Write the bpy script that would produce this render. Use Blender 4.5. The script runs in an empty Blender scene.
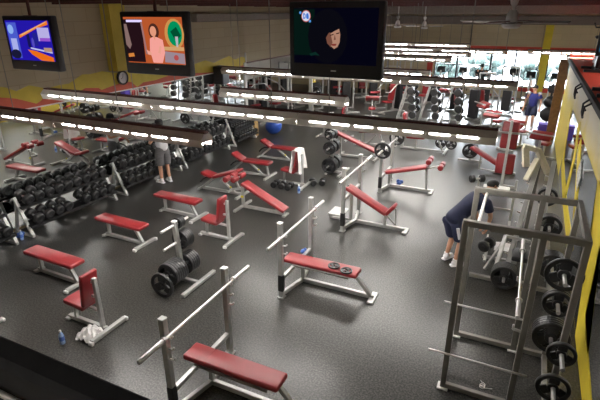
import bpy, bmesh, math, random
from mathutils import Vector, Matrix, Quaternion
R_ = random.Random(7)
SC = bpy.context.scene
COL = SC.collection
PI = math.pi

# ------------------------------------------------------------------ camera
CAMH = 4.4
F = 467.0
RX = Vector((0.90285916, 0.42992012, -0.00374642))
RY = Vector((0.15802838, -0.33994821, -0.92707186))
RZ = Vector((-0.39984043, 0.83642328, -0.37486494))
cam = bpy.data.cameras.new('camera'); co = bpy.data.objects.new('camera', cam); COL.objects.link(co)
cam.sensor_width = 36; cam.lens = F / 600 * 36; cam.clip_start = 0.05; cam.clip_end = 300
m = Matrix((( RX.x, -RY.x, -RZ.x, 0), (RX.y, -RY.y, -RZ.y, 0), (RX.z, -RY.z, -RZ.z, CAMH), (0, 0, 0, 1)))
co.matrix_world = m
SC.camera = co
SC.view_settings.view_transform = 'Standard'
SC.view_settings.look = 'None'
SC.view_settings.gamma = 1
SC.view_settings.use_curve_mapping = False
SC.view_settings.exposure = -0.08

def at(px, py, z=0.0):
    """point of the room at height z seen at a measured position of the photograph"""
    d = RX * (px - 300) + RY * (py - 200) + RZ * F
    t = (z - CAMH) / d.z
    return Vector((d.x * t, d.y * t, z))

# ------------------------------------------------------------------ materials
def mat(name, col, rough=0.5, metal=0.0, noise=0.0, scale=20.0, bump=0.0, bscale=200.0, spec=0.5, emit=0.0):
    M = bpy.data.materials.new(name); M.use_nodes = True
    nt = M.node_tree; b = nt.nodes['Principled BSDF']
    b.inputs['Base Color'].default_value = (*col, 1)
    b.inputs['Roughness'].default_value = rough
    b.inputs['Metallic'].default_value = metal
    b.inputs['Specular IOR Level'].default_value = spec
    tc = nt.nodes.new('ShaderNodeTexCoord')
    if noise > 0:
        n = nt.nodes.new('ShaderNodeTexNoise'); n.inputs['Scale'].default_value = scale; n.inputs['Detail'].default_value = 4
        r = nt.nodes.new('ShaderNodeValToRGB')
        r.color_ramp.elements[0].position = 0.3; r.color_ramp.elements[1].position = 0.7
        r.color_ramp.elements[0].color = (*[c * (1 - noise) for c in col], 1)
        r.color_ramp.elements[1].color = (*[min(1, c * (1 + noise)) for c in col], 1)
        nt.links.new(tc.outputs['Object'], n.inputs['Vector']); nt.links.new(n.outputs['Fac'], r.inputs['Fac'])
        nt.links.new(r.outputs['Color'], b.inputs['Base Color'])
    if bump > 0:
        n2 = nt.nodes.new('ShaderNodeTexNoise'); n2.inputs['Scale'].default_value = bscale
        bp = nt.nodes.new('ShaderNodeBump'); bp.inputs['Strength'].default_value = bump; bp.inputs['Distance'].default_value = 0.004
        nt.links.new(tc.outputs['Object'], n2.inputs['Vector']); nt.links.new(n2.outputs['Fac'], bp.inputs['Height'])
        nt.links.new(bp.outputs['Normal'], b.inputs['Normal'])
    if emit > 0:
        b.inputs['Emission Color'].default_value = (*col, 1); b.inputs['Emission Strength'].default_value = emit
    return M

def emat(name, col, s):
    M = bpy.data.materials.new(name); M.use_nodes = True
    nt = M.node_tree; nt.nodes.clear()
    e = nt.nodes.new('ShaderNodeEmission'); e.inputs['Color'].default_value = (*col, 1); e.inputs['Strength'].default_value = s
    o = nt.nodes.new('ShaderNodeOutputMaterial'); nt.links.new(e.outputs[0], o.inputs['Surface'])
    return M

RED = mat('red_vinyl', (0.245, 0.020, 0.024), 0.34, noise=0.12, scale=6, bump=0.15, bscale=60)
STEEL = mat('silver_painted_steel', (0.47, 0.47, 0.455), 0.33, 0.5, noise=0.08, scale=9)
DSTEEL = mat('grey_painted_steel', (0.22, 0.21, 0.19), 0.42, 0.35, noise=0.1, scale=9)
CHROME = mat('chrome', (0.80, 0.78, 0.77), 0.34, 0.85)
BLACK = mat('black_rubber', (0.012, 0.012, 0.013), 0.45, noise=0.3, scale=30)
IRON = mat('black_iron', (0.016, 0.016, 0.017), 0.32, noise=0.3, scale=30, bump=0.1)
PLASTIC = mat('black_plastic', (0.008, 0.007, 0.009), 0.5, noise=0.2, scale=15)
WHITE = mat('white_paint', (0.72, 0.72, 0.70), 0.5, noise=0.05)
CREAMP = mat('cream_enamel', (0.62, 0.57, 0.42), 0.45, noise=0.08)
TOWEL = mat('white_towel', (0.85, 0.83, 0.82), 0.95, noise=0.06, bump=0.6, bscale=90)
YEL = mat('yellow_paint', (0.74, 0.58, 0.035), 0.6, noise=0.06, scale=5)
YEL2 = mat('yellow_wall_paint', (0.52, 0.40, 0.05), 0.7, noise=0.08, scale=4)
ORANGE = mat('rust_red_wall_paint', (0.46, 0.085, 0.045), 0.7, noise=0.1, scale=4)
REDW = mat('red_wall_paint', (0.55, 0.05, 0.03), 0.6, noise=0.08)
REDC = mat('red_carpet', (0.58, 0.055, 0.025), 0.95, noise=0.12, scale=60, bump=0.4)
BROWN = mat('brown_wood', (0.17, 0.085, 0.035), 0.55, noise=0.25, scale=12)
TAN = mat('tan_wood', (0.48, 0.32, 0.14), 0.6, noise=0.15, scale=10)
CREAM = mat('cream_wall_paint', (0.55, 0.49, 0.34), 0.75, noise=0.05, scale=3)
OFFW = mat('off_white_wall', (0.62, 0.61, 0.59), 0.8, noise=0.04, scale=3)
TRUSS = mat('brown_red_primer', (0.085, 0.022, 0.018), 0.65, noise=0.2)
DECKM = mat('dark_roof_deck', (0.13, 0.10, 0.085), 0.8, noise=0.2)
BEAMM = mat('grey_brown_beam', (0.20, 0.165, 0.14), 0.7, noise=0.12)
HOUS = mat('fixture_enamel', (0.74, 0.70, 0.62), 0.5, noise=0.08, scale=6)
HOUSB = mat('fixture_brown_enamel', (0.46, 0.38, 0.33), 0.5, noise=0.08, scale=6)
LAMP = emat('lit_tube', (1.0, 0.95, 0.94), 55.0)
SKIN = mat('skin', (0.52, 0.28, 0.18), 0.5, noise=0.06)
HAIR = mat('dark_hair', (0.012, 0.010, 0.009), 0.6, noise=0.3, scale=60)
EYE = mat('eye_dark', (0.02, 0.015, 0.012), 0.2)
NAVY = mat('navy_cloth', (0.014, 0.018, 0.050), 0.85, noise=0.15, scale=30)
BLUE = mat('blue_cloth', (0.022, 0.028, 0.17), 0.85, noise=0.15, scale=30)
GREYC = mat('grey_cloth', (0.12, 0.115, 0.12), 0.9, noise=0.15, scale=30)
WHITEC = mat('white_cloth', (0.75, 0.74, 0.76), 0.9, noise=0.05, scale=30)
BLACKC = mat('black_cloth', (0.012, 0.012, 0.014), 0.9, noise=0.2, scale=30)
BALL = mat('blue_ball_vinyl', (0.02, 0.07, 0.36), 0.35, noise=0.1)
BPLAST = mat('blue_plastic', (0.05, 0.12, 0.42), 0.35, noise=0.1)
WATER = mat('bottle_blue_plastic', (0.30, 0.42, 0.68), 0.15, noise=0.1)
PURPLE = mat('violet_plastic', (0.10, 0.06, 0.42), 0.5, noise=0.1)
BRASS = mat('brass_trim', (0.42, 0.34, 0.20), 0.4, 0.6, noise=0.1)
FOLI = mat('leaf_green', (0.016, 0.034, 0.032), 0.8, noise=0.5, scale=6)
BARK = mat('bark', (0.10, 0.07, 0.05), 0.9, noise=0.3)
ASPH = mat('pale_paving', (0.45, 0.46, 0.48), 0.9, noise=0.1)
CLOCKF = mat('clock_face', (0.45, 0.43, 0.45), 0.5, noise=0.03)
SPOTW = mat('yellow_tape', (0.75, 0.62, 0.05), 0.5, noise=0.1)

def mirror_mat():
    M = mat('mirror_silver', (0.82, 0.84, 0.83), 0.015, 1.0, noise=0.01, scale=2)
    return M
MIRROR = mirror_mat()

def floor_mat():
    M = bpy.data.materials.new('speckled_rubber_floor'); M.use_nodes = True
    nt = M.node_tree; b = nt.nodes['Principled BSDF']; L = nt.links.new
    tc = nt.nodes.new('ShaderNodeTexCoord')
    v = nt.nodes.new('ShaderNodeTexNoise'); v.inputs['Scale'].default_value = 42; v.inputs['Detail'].default_value = 3
    r = nt.nodes.new('ShaderNodeValToRGB'); e = r.color_ramp.elements
    e[0].position = 0.40; e[0].color = (0.010, 0.0099, 0.0092, 1)
    e[1].position = 0.66; e[1].color = (0.080, 0.078, 0.071, 1)
    n = nt.nodes.new('ShaderNodeTexNoise'); n.inputs['Scale'].default_value = 0.6; n.inputs['Detail'].default_value = 5
    mx = nt.nodes.new('ShaderNodeMixRGB'); mx.blend_type = 'MULTIPLY'; mx.inputs[0].default_value = 0.5
    r2 = nt.nodes.new('ShaderNodeValToRGB'); r2.color_ramp.elements[0].position = .3; r2.color_ramp.elements[1].position = .7
    r2.color_ramp.elements[0].color = (.75, .75, .75, 1)
    L(tc.outputs['Object'], v.inputs['Vector']); L(v.outputs['Fac'], r.inputs['Fac'])
    L(tc.outputs['Object'], n.inputs['Vector']); L(n.outputs['Fac'], r2.inputs['Fac'])
    L(r.outputs['Color'], mx.inputs[1]); L(r2.outputs['Color'], mx.inputs[2]); L(mx.outputs['Color'], b.inputs['Base Color'])
    b.inputs['Roughness'].default_value = 0.29
    b.inputs['Specular IOR Level'].default_value = 0.5
    return M
FLOORM = floor_mat()

def block_mat(name, col, mort, axis):
    M = bpy.data.materials.new(name); M.use_nodes = True
    nt = M.node_tree; b = nt.nodes['Principled BSDF']; L = nt.links.new
    tc = nt.nodes.new('ShaderNodeTexCoord'); s = nt.nodes.new('ShaderNodeSeparateXYZ'); c = nt.nodes.new('ShaderNodeCombineXYZ')
    L(tc.outputs['Object'], s.inputs[0]); L(s.outputs[axis], c.inputs[0]); L(s.outputs['Z'], c.inputs[1])
    br = nt.nodes.new('ShaderNodeTexBrick'); br.inputs['Scale'].default_value = 1.0
    br.inputs['Brick Width'].default_value = 0.8; br.inputs['Row Height'].default_value = 0.3; br.inputs['Mortar Size'].default_value = 0.008
    br.inputs['Color1'].default_value = (*col, 1); br.inputs['Color2'].default_value = (*[x * 0.93 for x in col], 1); br.inputs['Mortar'].default_value = (*mort, 1)
    L(c.outputs[0], br.inputs['Vector']); L(br.outputs['Color'], b.inputs['Base Color'])
    b.inputs['Roughness'].default_value = 0.85
    return M
BLOCKL = block_mat('tan_block_wall', (0.42, 0.35, 0.24), (0.33, 0.27, 0.18), 'Y')
BLOCKF = block_mat('ochre_block_wall', (0.58, 0.48, 0.31), (0.48, 0.40, 0.26), 'X')

# ------------------------------------------------------------------ mesh builder
class MB:
    def __init__(self): self.bm = bmesh.new(); self.mi = 0
    def _in(self, tmp, M=None):
        if M is not None: bmesh.ops.transform(tmp, matrix=M, verts=tmp.verts)
        for f in tmp.faces: f.material_index = self.mi
        me = bpy.data.meshes.new('t'); tmp.to_mesh(me); tmp.free(); self.bm.from_mesh(me); bpy.data.meshes.remove(me)
        return self
    def box(self, c, s, rot=None, bev=0.0, seg=1):
        t = bmesh.new(); bmesh.ops.create_cube(t, size=1)
        bmesh.ops.scale(t, vec=Vector(s), verts=t.verts)
        if bev > 0: bmesh.ops.bevel(t, geom=t.edges[:], offset=min(bev, min(s) * .49), segments=seg, affect='EDGES', profile=.5)
        M = Matrix.Translation(Vector(c))
        if rot is not None: M = M @ rot.to_4x4()
        return self._in(t, M)
    def bar(self, p, q, w, h=None, bev=0.006, up=(0, 0, 1)):
        p, q = Vector(p), Vector(q); d = q - p; L = d.length
        if L < 1e-6: return self
        z = d / L; u = Vector(up)
        if abs(z.dot(u)) > .95: u = Vector((1, 0, 0))
        x = u.cross(z).normalized(); y = z.cross(x)
        R = Matrix((x, y, z)).transposed()
        return self.box((p + q) / 2, (w, h or w, L), R, bev)
    def cyl(self, p, q, r, r2=None, seg=14):
        p, q = Vector(p), Vector(q); d = q - p
        t = bmesh.new(); bmesh.ops.create_cone(t, cap_ends=True, segments=seg, radius1=r, radius2=r if r2 is None else r2, depth=d.length)
        M = Matrix.Translation((p + q) / 2) @ Vector((0, 0, 1)).rotation_difference(d).to_matrix().to_4x4()
        return self._in(t, M)
    def tube(self, pts, r, seg=8):
        pts = [Vector(p) for p in pts]
        rings = []; t = bmesh.new(); ref = None
        for i, p in enumerate(pts):
            d = ((pts[min(i + 1, len(pts) - 1)] - pts[max(i - 1, 0)])).normalized()
            if ref is None: ref = d.orthogonal().normalized()
            a = (ref - d * ref.dot(d)).normalized(); ref = a; b = d.cross(a)
            rr = r[i] if isinstance(r, (list, tuple)) else r
            rings.append([t.verts.new(p + (a * math.cos(2 * PI * k / seg) + b * math.sin(2 * PI * k / seg)) * rr) for k in range(seg)])
        for A, B in zip(rings, rings[1:]):
            for k in range(seg): t.faces.new((A[k], A[(k + 1) % seg], B[(k + 1) % seg], B[k]))
        t.faces.new(rings[0][::-1]); t.faces.new(rings[-1])
        return self._in(t)
    def lathe(self, prof, p=(0, 0, 0), axis=(0, 0, 1), seg=20):
        t = bmesh.new(); rings = []
        for r, h in prof:
            if r < 1e-5: rings.append([t.verts.new((0, 0, h))])
            else: rings.append([t.verts.new((r * math.cos(2 * PI * k / seg), r * math.sin(2 * PI * k / seg), h)) for k in range(seg)])
        for A, B in zip(rings, rings[1:]):
            for k in range(seg):
                k2 = (k + 1) % seg
                if len(A) == 1 and len(B) == 1: continue
                if len(A) == 1: t.faces.new((A[0], B[k2], B[k]))
                elif len(B) == 1: t.faces.new((A[k], A[k2], B[0]))
                else: t.faces.new((A[k], A[k2], B[k2], B[k]))
        bmesh.ops.recalc_face_normals(t, faces=t.faces)
        M = Matrix.Translation(Vector(p)) @ Vector((0, 0, 1)).rotation_difference(Vector(axis)).to_matrix().to_4x4()
        return self._in(t, M)
    def sph(self, c, r, s=(1, 1, 1), rot=None, seg=16):
        t = bmesh.new(); bmesh.ops.create_uvsphere(t, u_segments=seg, v_segments=max(6, seg // 2 + 2), radius=r)
        bmesh.ops.scale(t, vec=Vector(s), verts=t.verts)
        M = Matrix.Translation(Vector(c))
        if rot is not None: M = M @ rot.to_4x4()
        return self._in(t, M)
    def prism(self, poly, f, depth):
        """poly of 2D points; f maps (a,b) to 3D; depth is the extrusion vector"""
        t = bmesh.new(); vs = [t.verts.new(f(*p)) for p in poly]
        fc = t.faces.new(vs)
        bmesh.ops.triangulate(t, faces=[fc])
        g = bmesh.ops.extrude_face_region(t, geom=t.faces[:])
        bmesh.ops.translate(t, vec=Vector(depth), verts=[v for v in g['geom'] if isinstance(v, bmesh.types.BMVert)])
        bmesh.ops.recalc_face_normals(t, faces=t.faces)
        return self._in(t)
    def mesh(self, name, mats, smooth=True):
        me = bpy.data.meshes.new(name); self.bm.to_mesh(me); self.bm.free()
        for x in (mats if isinstance(mats, (list, tuple)) else [mats]): me.materials.append(x)
        if smooth and len(me.polygons):
            me.polygons.foreach_set('use_smooth', [True] * len(me.polygons)); me.set_sharp_from_angle(angle=math.radians(38))
        return me
    def build(self, name, mats, parent=None, loc=None, rz=0, smooth=True):
        o = bpy.data.objects.new(name, self.mesh(name, mats, smooth)); COL.objects.link(o)
        if parent is not None: o.parent = parent
        if loc is not None: o.location = loc
        if rz: o.rotation_euler.z = rz
        return o

def tag(o, label, cat, group=None, kind=None):
    o['label'] = label; o['category'] = cat
    if group: o['group'] = group
    if kind: o['kind'] = kind
    return o
def empty(name, loc=(0, 0, 0), rz=0):
    o = bpy.data.objects.new(name, None); COL.objects.link(o); o.location = loc; o.rotation_euler = (0, 0, rz); o.empty_display_size = .1
    return o
def struct(o): o['kind'] = 'structure'; return o
KIDS = {}
def dup(root, loc=None, rz=None, rot=None):
    r = root.copy(); COL.objects.link(r)
    if loc is not None: r.location = loc
    if rz is not None: r.rotation_euler = (0, 0, rz)
    if rot is not None: r.rotation_euler = rot
    def rec(a, b):
        for ch in [x for x in a.children]:
            c = ch.copy(); COL.objects.link(c); c.parent = b; rec(ch, c)
    rec(root, r)
    return r
def ordw(k): return ['first', 'second', 'third', 'fourth', 'fifth', 'sixth', 'seventh', 'eighth', 'ninth', 'tenth', 'eleventh', 'twelfth', 'thirteenth', 'fourteenth', 'fifteenth', 'sixteenth'][k]
def rotY(a): return Matrix.Rotation(a, 3, 'Y')
def rotX(a): return Matrix.Rotation(a, 3, 'X')
def rotZ(a): return Matrix.Rotation(a, 3, 'Z')
def pad_mb(p, q, width, th, mb=None, seam=None):
    """upholstered pad from p to q (centre line of its underside), facing up"""
    p, q = Vector(p), Vector(q); d = (q - p); L = d.length; x = d / L
    y = Vector((0, 0, 1)).cross(x)
    y = y.normalized() if y.length > 1e-3 else Vector((0, 1, 0))
    z = x.cross(y)
    R = Matrix((x, y, z)).transposed(); mb = mb or MB()
    mb.box((p + q) / 2 + z * th / 2, (L, width, th), R, bev=min(.028, th * .42), seg=3)
    return mb

# ------------------------------------------------------------------ setting
LX, RXW, FY, CZ = -9.5, 1.22, 28.0, 5.15
struct(MB().box((-3.5, 13.2, -.05), (18, 31, .1)).build('floor', FLOORM))
struct(MB().box((-3.5, 13.2, CZ + .05), (18, 31, .1)).build('ceiling', DECKM))
w = MB(); w.box((LX - .1, 6.6, 2.5 + 1.325), (.2, 17.3, 2.65)).box((LX - .1, 21.6, 2.66 + 1.245), (.2, 12.8, 2.49)).box((LX - .13, 6.6, 1.25), (.2, 17.3, 2.5))
struct(w.build('wall_left', BLOCKL))
struct(MB().box((LX - 1.0, 15.17, 1.33), (2.1, .14, 2.66)).build('wall_alcove', OFFW))
struct(MB().box((-11.6, 21.6, 1.33), (.2, 12.8, 2.66)).build('wall_alcove_back', OFFW))
struct(MB().box((-10.6, 21.6, 2.72), (2.0, 12.8, .1)).build('ceiling_alcove', OFFW))
struct(MB().box((LX + .01, 21.6, 2.645), (.06, 12.8, .05)).build('trim_1', TRUSS))
struct(MB().box((LX + .015, 6.6, .035), (.03, 17.2, .05)).build('baseboard_left', BRASS))
struct(MB().box((LX + .01, 15.25, 2.4), (.05, .05, 1.2)).build('trim_2', OFFW))
# far wall with its window openings
def xz(Y): return lambda a, b: (a, Y, b)
w = MB()
w.box((-3.5, FY + .1, .3), (18, .2, .6)); w.box((-3.5, FY + .1, (2.45 + CZ) / 2), (18, .2, CZ - 2.45))
w.box((-8.7, FY + .1, 1.55), (7.6, .2, 1.95)); w.box((.6, FY + .1, 1.5), (.36, .2, 1.9))
struct(w.build('wall_far', BLOCKF))
struct(MB().box((-3.5, FY - .02, .47), (18, .06, .2)).build('trim_3', REDW))
struct(MB().box((0, FY - .02, 2.56), (9.8, .06, .16)).build('trim_4', REDW))
struct(MB().box((-5.15, FY - .04, 1.5), (.3, .1, 2.2)).build('trim_5', REDW))
struct(MB().box((-7.4, FY - .02, 2.2), (4.2, .06, .35)).build('trim_6', REDW))
struct(MB().box((.59, FY - .12, 2.2), (.36, .24, 3.6)).build('column', YEL))
struct(MB().box((5.1, 23.3, 2.57), (.2, 9.8, 5.15)).build('wall_right', CREAM))
struct(MB().box((5.1, 8.2, 2.57), (.2, 20.4, 5.15)).build('wall_right_upper', CREAM))
struct(MB().box((-3.5, -2.1, 2.57), (18, .2, 5.15)).build('wall_back', CREAM))
struct(MB().box((-12.0, 6, 2.57), (.2, 18, 5.15)).build('wall_left_outer', BLOCKL))
# windows
FRAME = mat('dark_window_frame', (0.03, 0.028, 0.032), 0.4, noise=.1)
def glass_mat():
    M = bpy.data.materials.new('window_glass'); M.use_nodes = True
    nt = M.node_tree; nt.nodes.clear(); L = nt.links.new
    t = nt.nodes.new('ShaderNodeBsdfTransparent'); t.inputs[0].default_value = (.97, .98, .98, 1)
    g = nt.nodes.new('ShaderNodeBsdfGlossy'); g.inputs['Roughness'].default_value = .02
    f = nt.nodes.new('ShaderNodeFresnel'); f.inputs[0].default_value = 1.45
    x = nt.nodes.new('ShaderNodeMixShader'); o = nt.nodes.new('ShaderNodeOutputMaterial')
    L(f.outputs[0], x.inputs[0]); L(t.outputs[0], x.inputs[1]); L(g.outputs[0], x.inputs[2]); L(x.outputs[0], o.inputs['Surface'])
    return M
GLASS = glass_mat()
wins = [(-4.9, -3.7), (-3.7, -1.95), (-1.95, -.75), (-.75, .42), (.78, 2.3), (2.3, 4.0)]
for k, (a, b) in enumerate(wins):
    r = empty('window_%d' % (k + 1), ((a + b) / 2, FY + .08, .6)); struct(r)
    f = MB(); hw = (b - a) / 2
    for s in (-1, 1): f.box((s * (hw - .025), 0, .925), (.05, .08, 1.85))
    f.box((0, 0, .025), (2 * hw, .08, .05)); f.box((0, 0, 1.825), (2 * hw, .08, .05))
    if k in (0, 1): f.box((0, 0, 1.02), (2 * hw, .08, .06))
    f.build('window_frame', FRAME, r)
    MB().box((0, 0, .925), (2 * hw - .1, .01, 1.75)).build('pane', GLASS, r)
# outside
g = struct(MB().box((-3, 48, -.3), (90, 39, .1)).build('ground', ASPH))
def tree(x, y, h, r, label):
    root = tag(empty('tree', (x, y, -.25)), label, 'tree', 'trees outside the windows')
    MB().cyl((0, 0, 0), (0, 0, h * .5), .16, .08).build('trunk', BARK, root)
    rr = random.Random(int(x * 10)); f = MB()
    for k in range(26):
        a = rr.random() * 2 * PI; d = r * math.sqrt(rr.random()); zz = h * (.25 + .7 * rr.random()) + .25
        f.sph((d * math.cos(a), d * math.sin(a), zz), r * (.2 + .14 * rr.random()), (1, 1, .8), seg=8)
    f.build('foliage', FOLI, root, smooth=False)
for x, y, h, r, l in [(-8.3, 34, 1.5, 1.2, 'bushy green tree outside, leftmost behind the windows'), (-5.2, 33.5, 1.3, 1.2, 'green tree outside behind the cross-barred window'),
                      (-2.4, 34.5, 1.6, 1.2, 'green tree outside behind the wide middle window'), (.2, 33.7, 1.4, 1.1, 'green tree outside, left of the yellow window column'),
                      (2.8, 34, 1.5, 1.2, 'green tree outside, right of the yellow window column'), (5.6, 34, 1.5, 1.2, 'green tree outside, rightmost behind the windows')]:
    tree(x, y, h, r, l)

# left mirror, mural, pilaster
tag(MB().box((LX + .004, 6.6, 1.285), (.012, 17.2, 2.43)).build('wall_mirror', MIRROR), 'long wall mirror behind the black dumbbell racks under the jagged mural', 'mirror')
tag(MB().box((-11.49, 21.6, .78), (.012, 12.6, 1.5)).build('wall_mirror', MIRROR), 'low wall mirror at the back of the far left alcove', 'mirror')
ytop = [(-2, 2.9), (-1, 3.02), (.3, 2.9), (1.6, 3.03), (2.6, 2.88), (3.6, 2.98), (4.8, 2.9), (6.0, 3.02), (6.09, 3.0), (6.31, 2.89), (6.61, 2.97), (7.01, 2.85), (7.36, 2.88), (7.6, 2.88), (8.0, 3.04), (8.23, 3.02), (8.6, 3.05), (8.91, 2.98), (9.34, 2.93), (9.51, 2.97), (9.87, 2.85), (10.13, 2.82), (10.33, 2.84), (11.32, 2.85), (12.26, 2.88), (12.81, 2.94), (13.29, 2.82), (14.2, 2.97), (14.57, 2.81), (14.97, 2.88), (15.22, 2.83)]
rtop = [(-2, 2.7), (0, 2.78), (1.5, 2.62), (3, 2.75), (4.6, 2.66), (5.94, 2.82), (6.25, 2.75), (6.45, 2.67), (6.69, 2.57), (6.82, 2.62), (6.91, 2.7), (7.8, 2.66), (8.02, 2.72), (8.4, 2.67), (8.48, 2.61), (8.84, 2.66), (9.33, 2.71), (9.5, 2.67), (9.69, 2.52), (9.94, 2.61), (10.42, 2.61), (10.98, 2.67), (11.6, 2.59), (11.99, 2.63), (12.76, 2.56), (13.14, 2.54), (15.22, 2.57)]
yz = lambda X: (lambda a, b: (X, a, b))
def curtain(mb, top, zb, X0, X1):
    t = bmesh.new(); rows = [[t.verts.new((X, a, z)) for a, z in top] for X in (X0, X1)] + [[t.verts.new((X, a, zb)) for a, z in top] for X in (X1, X0)]
    for k in range(len(top) - 1):
        for q in range(4): t.faces.new((rows[q][k], rows[q][k + 1], rows[(q + 1) % 4][k + 1], rows[(q + 1) % 4][k]))
    bmesh.ops.recalc_face_normals(t, faces=t.faces); mb._in(t)
y = MB(); curtain(y, ytop, 2.5, LX - .01, LX + .010); y.mi = 1; curtain(y, rtop, 2.5, LX, LX + .016)
struct(y.build('trim_7', [YEL2, ORANGE], smooth=False))
struct(MB().box((LX + .012, 6.6, 2.5), (.04, 17.2, .025)).build('trim_8', WHITE))
struct(MB().box((LX + .15, 9.07, 4.0), (.30, .5, 1.94)).build('pillar', YEL2))
struct(MB().box((LX + .0, 21.3, 1.32), (.26, .3, 2.64)).build('pillar_alcove', YEL))
c = tag(empty('wall_clock', (LX + .05, 9.16, 2.83)), 'round black-rimmed wall clock on the yellow mural under the pillar', 'clock')
k = MB(); k.lathe([(.14, 0), (.18, 0), (.18, .05), (.15, .06), (.14, .045)], axis=(1, 0, 0), seg=28); k.build('rim', PLASTIC, c)
MB().lathe([(0, .03), (.15, .03), (.15, 0)], axis=(1, 0, 0), seg=28).build('dial', CLOCKF, c)
MB().bar((.035, 0, 0), (.035, .02, .1), .012).build('hand', PLASTIC, c); MB().bar((.035, 0, 0), (.035, -.07, -.02), .012).build('hand', PLASTIC, c)
# beams and roof joists
struct(MB().box((LX + .12, 20.1, 4.22), (.24, 15.7, .24), bev=.02).build('beam_left', BEAMM))
struct(MB().box((-3.5, FY - .3, 3.93), (17.6, .5, .42), bev=.02).build('beam_far', BEAMM))
struct(MB().box((-3.5, 20.5, 4.42), (16.9, .5, .3), bev=.02).build('beam_middle', BEAMM))
def joist(Y, zb, k):
    j = MB()
    for s in (-.04, .04): j.box((-3.4, Y + s, zb + .02), (16.9, .05, .05)); j.box((-3.4, Y + s, zb + .52), (16.9, .05, .06))
    x = -11.7
    while x < 4.9:
        j.bar((x, Y, zb + .03), (x + .38, Y, zb + .5), .03); j.bar((x + .38, Y, zb + .5), (x + .76, Y, zb + .03), .03); x += .76
    struct(j.build('trim_%d' % (20 + k), TRUSS))
for k, Y in enumerate([4.2, 5.9, 7.6, 9.3, 11.0, 12.7, 14.4, 16.1, 17.8, 19.4, 21.3, 23.0, 24.7, 26.4]): joist(Y, 4.56, k)
for k, X in enumerate([-10.2, -8.0, -5.8, -3.6, -1.4, .8, 3.0]):
    struct(MB().box((X, 12, CZ - .03), (.2, 28, .06)).build('trim_%d' % (40 + k), TRUSS))
# right partition, its mirror and zig-zag paint, the upper deck on top of it
def sprayed():
    M = mat('sprayed_mural_paint', (.58, .53, .42), .75); nt = M.node_tree; L = nt.links.new
    tc = nt.nodes.new('ShaderNodeTexCoord'); sp = nt.nodes.new('ShaderNodeSeparateXYZ'); n = nt.nodes.new('ShaderNodeTexNoise'); n.inputs['Scale'].default_value = 1.2
    ad = nt.nodes.new('ShaderNodeMath'); ad.operation = 'MULTIPLY_ADD'; ad.inputs[1].default_value = .9
    r = nt.nodes.new('ShaderNodeValToRGB'); e = r.color_ramp.elements; e[0].position = 2.25 / 3.6; e[0].color = (.56, .44, .06, 1); e[1].position = 2.95 / 3.6; e[1].color = (.58, .53, .42, 1)
    mr = nt.nodes.new('ShaderNodeMath'); mr.operation = 'DIVIDE'; mr.inputs[1].default_value = 3.6
    L(tc.outputs['Object'], n.inputs['Vector']); L(tc.outputs['Object'], sp.inputs[0]); L(n.outputs['Fac'], ad.inputs[0]); L(sp.outputs['Z'], ad.inputs[2]); L(ad.outputs[0], mr.inputs[0]); L(mr.outputs[0], r.inputs[0]); L(r.outputs[0], nt.nodes['Principled BSDF'].inputs['Base Color'])
    return M
struct(MB().box((RXW + .06, 8.5, 1.42), (.12, 20.9, 2.84)).build('wall_partition', sprayed()))
struct(MB().box((3.1, 18.88, 1.42), (3.7, .12, 2.84)).build('wall_partition_end', OFFW))
struct(MB().box((1.05, 18.95, 1.42), (.3, .12, 2.84)).build('pilaster', BROWN))
struct(MB().box((3.08, 9.1, 2.86), (3.84, 22.2, .06)).build('floor_upper', REDC))
struct(MB().box((RXW - .06, 9.1, 2.845), (.08, 22.2, .10)).build('trim_9', mat('dark_fascia', (.012, .006, .005), .8, noise=.2)))
tag(MB().box((RXW - .005, 7.9, 1.0), (.012, 13.0, 1.9)).build('wall_mirror', MIRROR), 'wall mirror behind the yellow zig-zag bands on the right partition', 'mirror')
def band(pts, wd):
    out = []; pts = [Vector(p) for p in pts]; l, r = [], []
    for i, p in enumerate(pts):
        d = (pts[min(i + 1, len(pts) - 1)] - pts[max(i - 1, 0)]).normalized(); n = Vector((-d.y, d.x)) * wd / 2
        l.append(tuple(p + n)); r.append(tuple(p - n))
    return l + r[::-1]
y = MB()
y.prism([(8.0, 2.0), (7.36, 1.31), (6.86, .28), (6.69, .03), (5.3, .03), (4.7, .3), (5.74, .45), (6.41, .58), (6.66, 1.55), (6.8, 2.0)], yz(RXW - .012), (-.008, 0, 0))
for p, wd in [([(14.93, 1.8), (13.96, .55), (11.76, .32), (9.05, .29)], .32), ([(12.1, 2.0), (11.65, 1.37), (11.76, .34)], .34), ([(11.3, 1.78), (10.0, 1.1), (8.9, .3)], .3)]:
    y.prism(band(p, wd), yz(RXW - .012), (-.008, 0, 0))
struct(y.build('trim_10', YEL, smooth=False))
tag(MB().box((RXW - .03, 10.1, 1.42), (.015, .55, .36), rotX(.45)).build('wall_chart', mat('chart_print', (.55, .55, .55), .6, noise=.6, scale=25)), 'grey printed exercise chart on the yellow wall band at right', 'chart')
# black loops on the deck edge
for P, l in [(at(577, 90, 2.72), 'black looped bracket on the deck edge, farther one'), (at(593, 108, 2.72), 'black looped bracket on the deck edge, nearer one')]:
    t = MB(); t.tube([(.0, -.18 + .0, .1), (-.12, -.2, .02), (-.12, -.16, -.14), (-.1, -.05, -.2), (-.12, .05, -.12), (-.12, .06, 0), (-.06, .14, -.1), (-.1, .26, -.12), (-.1, .3, 0), (0, .28, .1)], .02)
    tag(t.build('handrail_bracket', PLASTIC, loc=(RXW - .09, P.y, 2.74)), l, 'bracket', 'black brackets on the upper deck edge')

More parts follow.
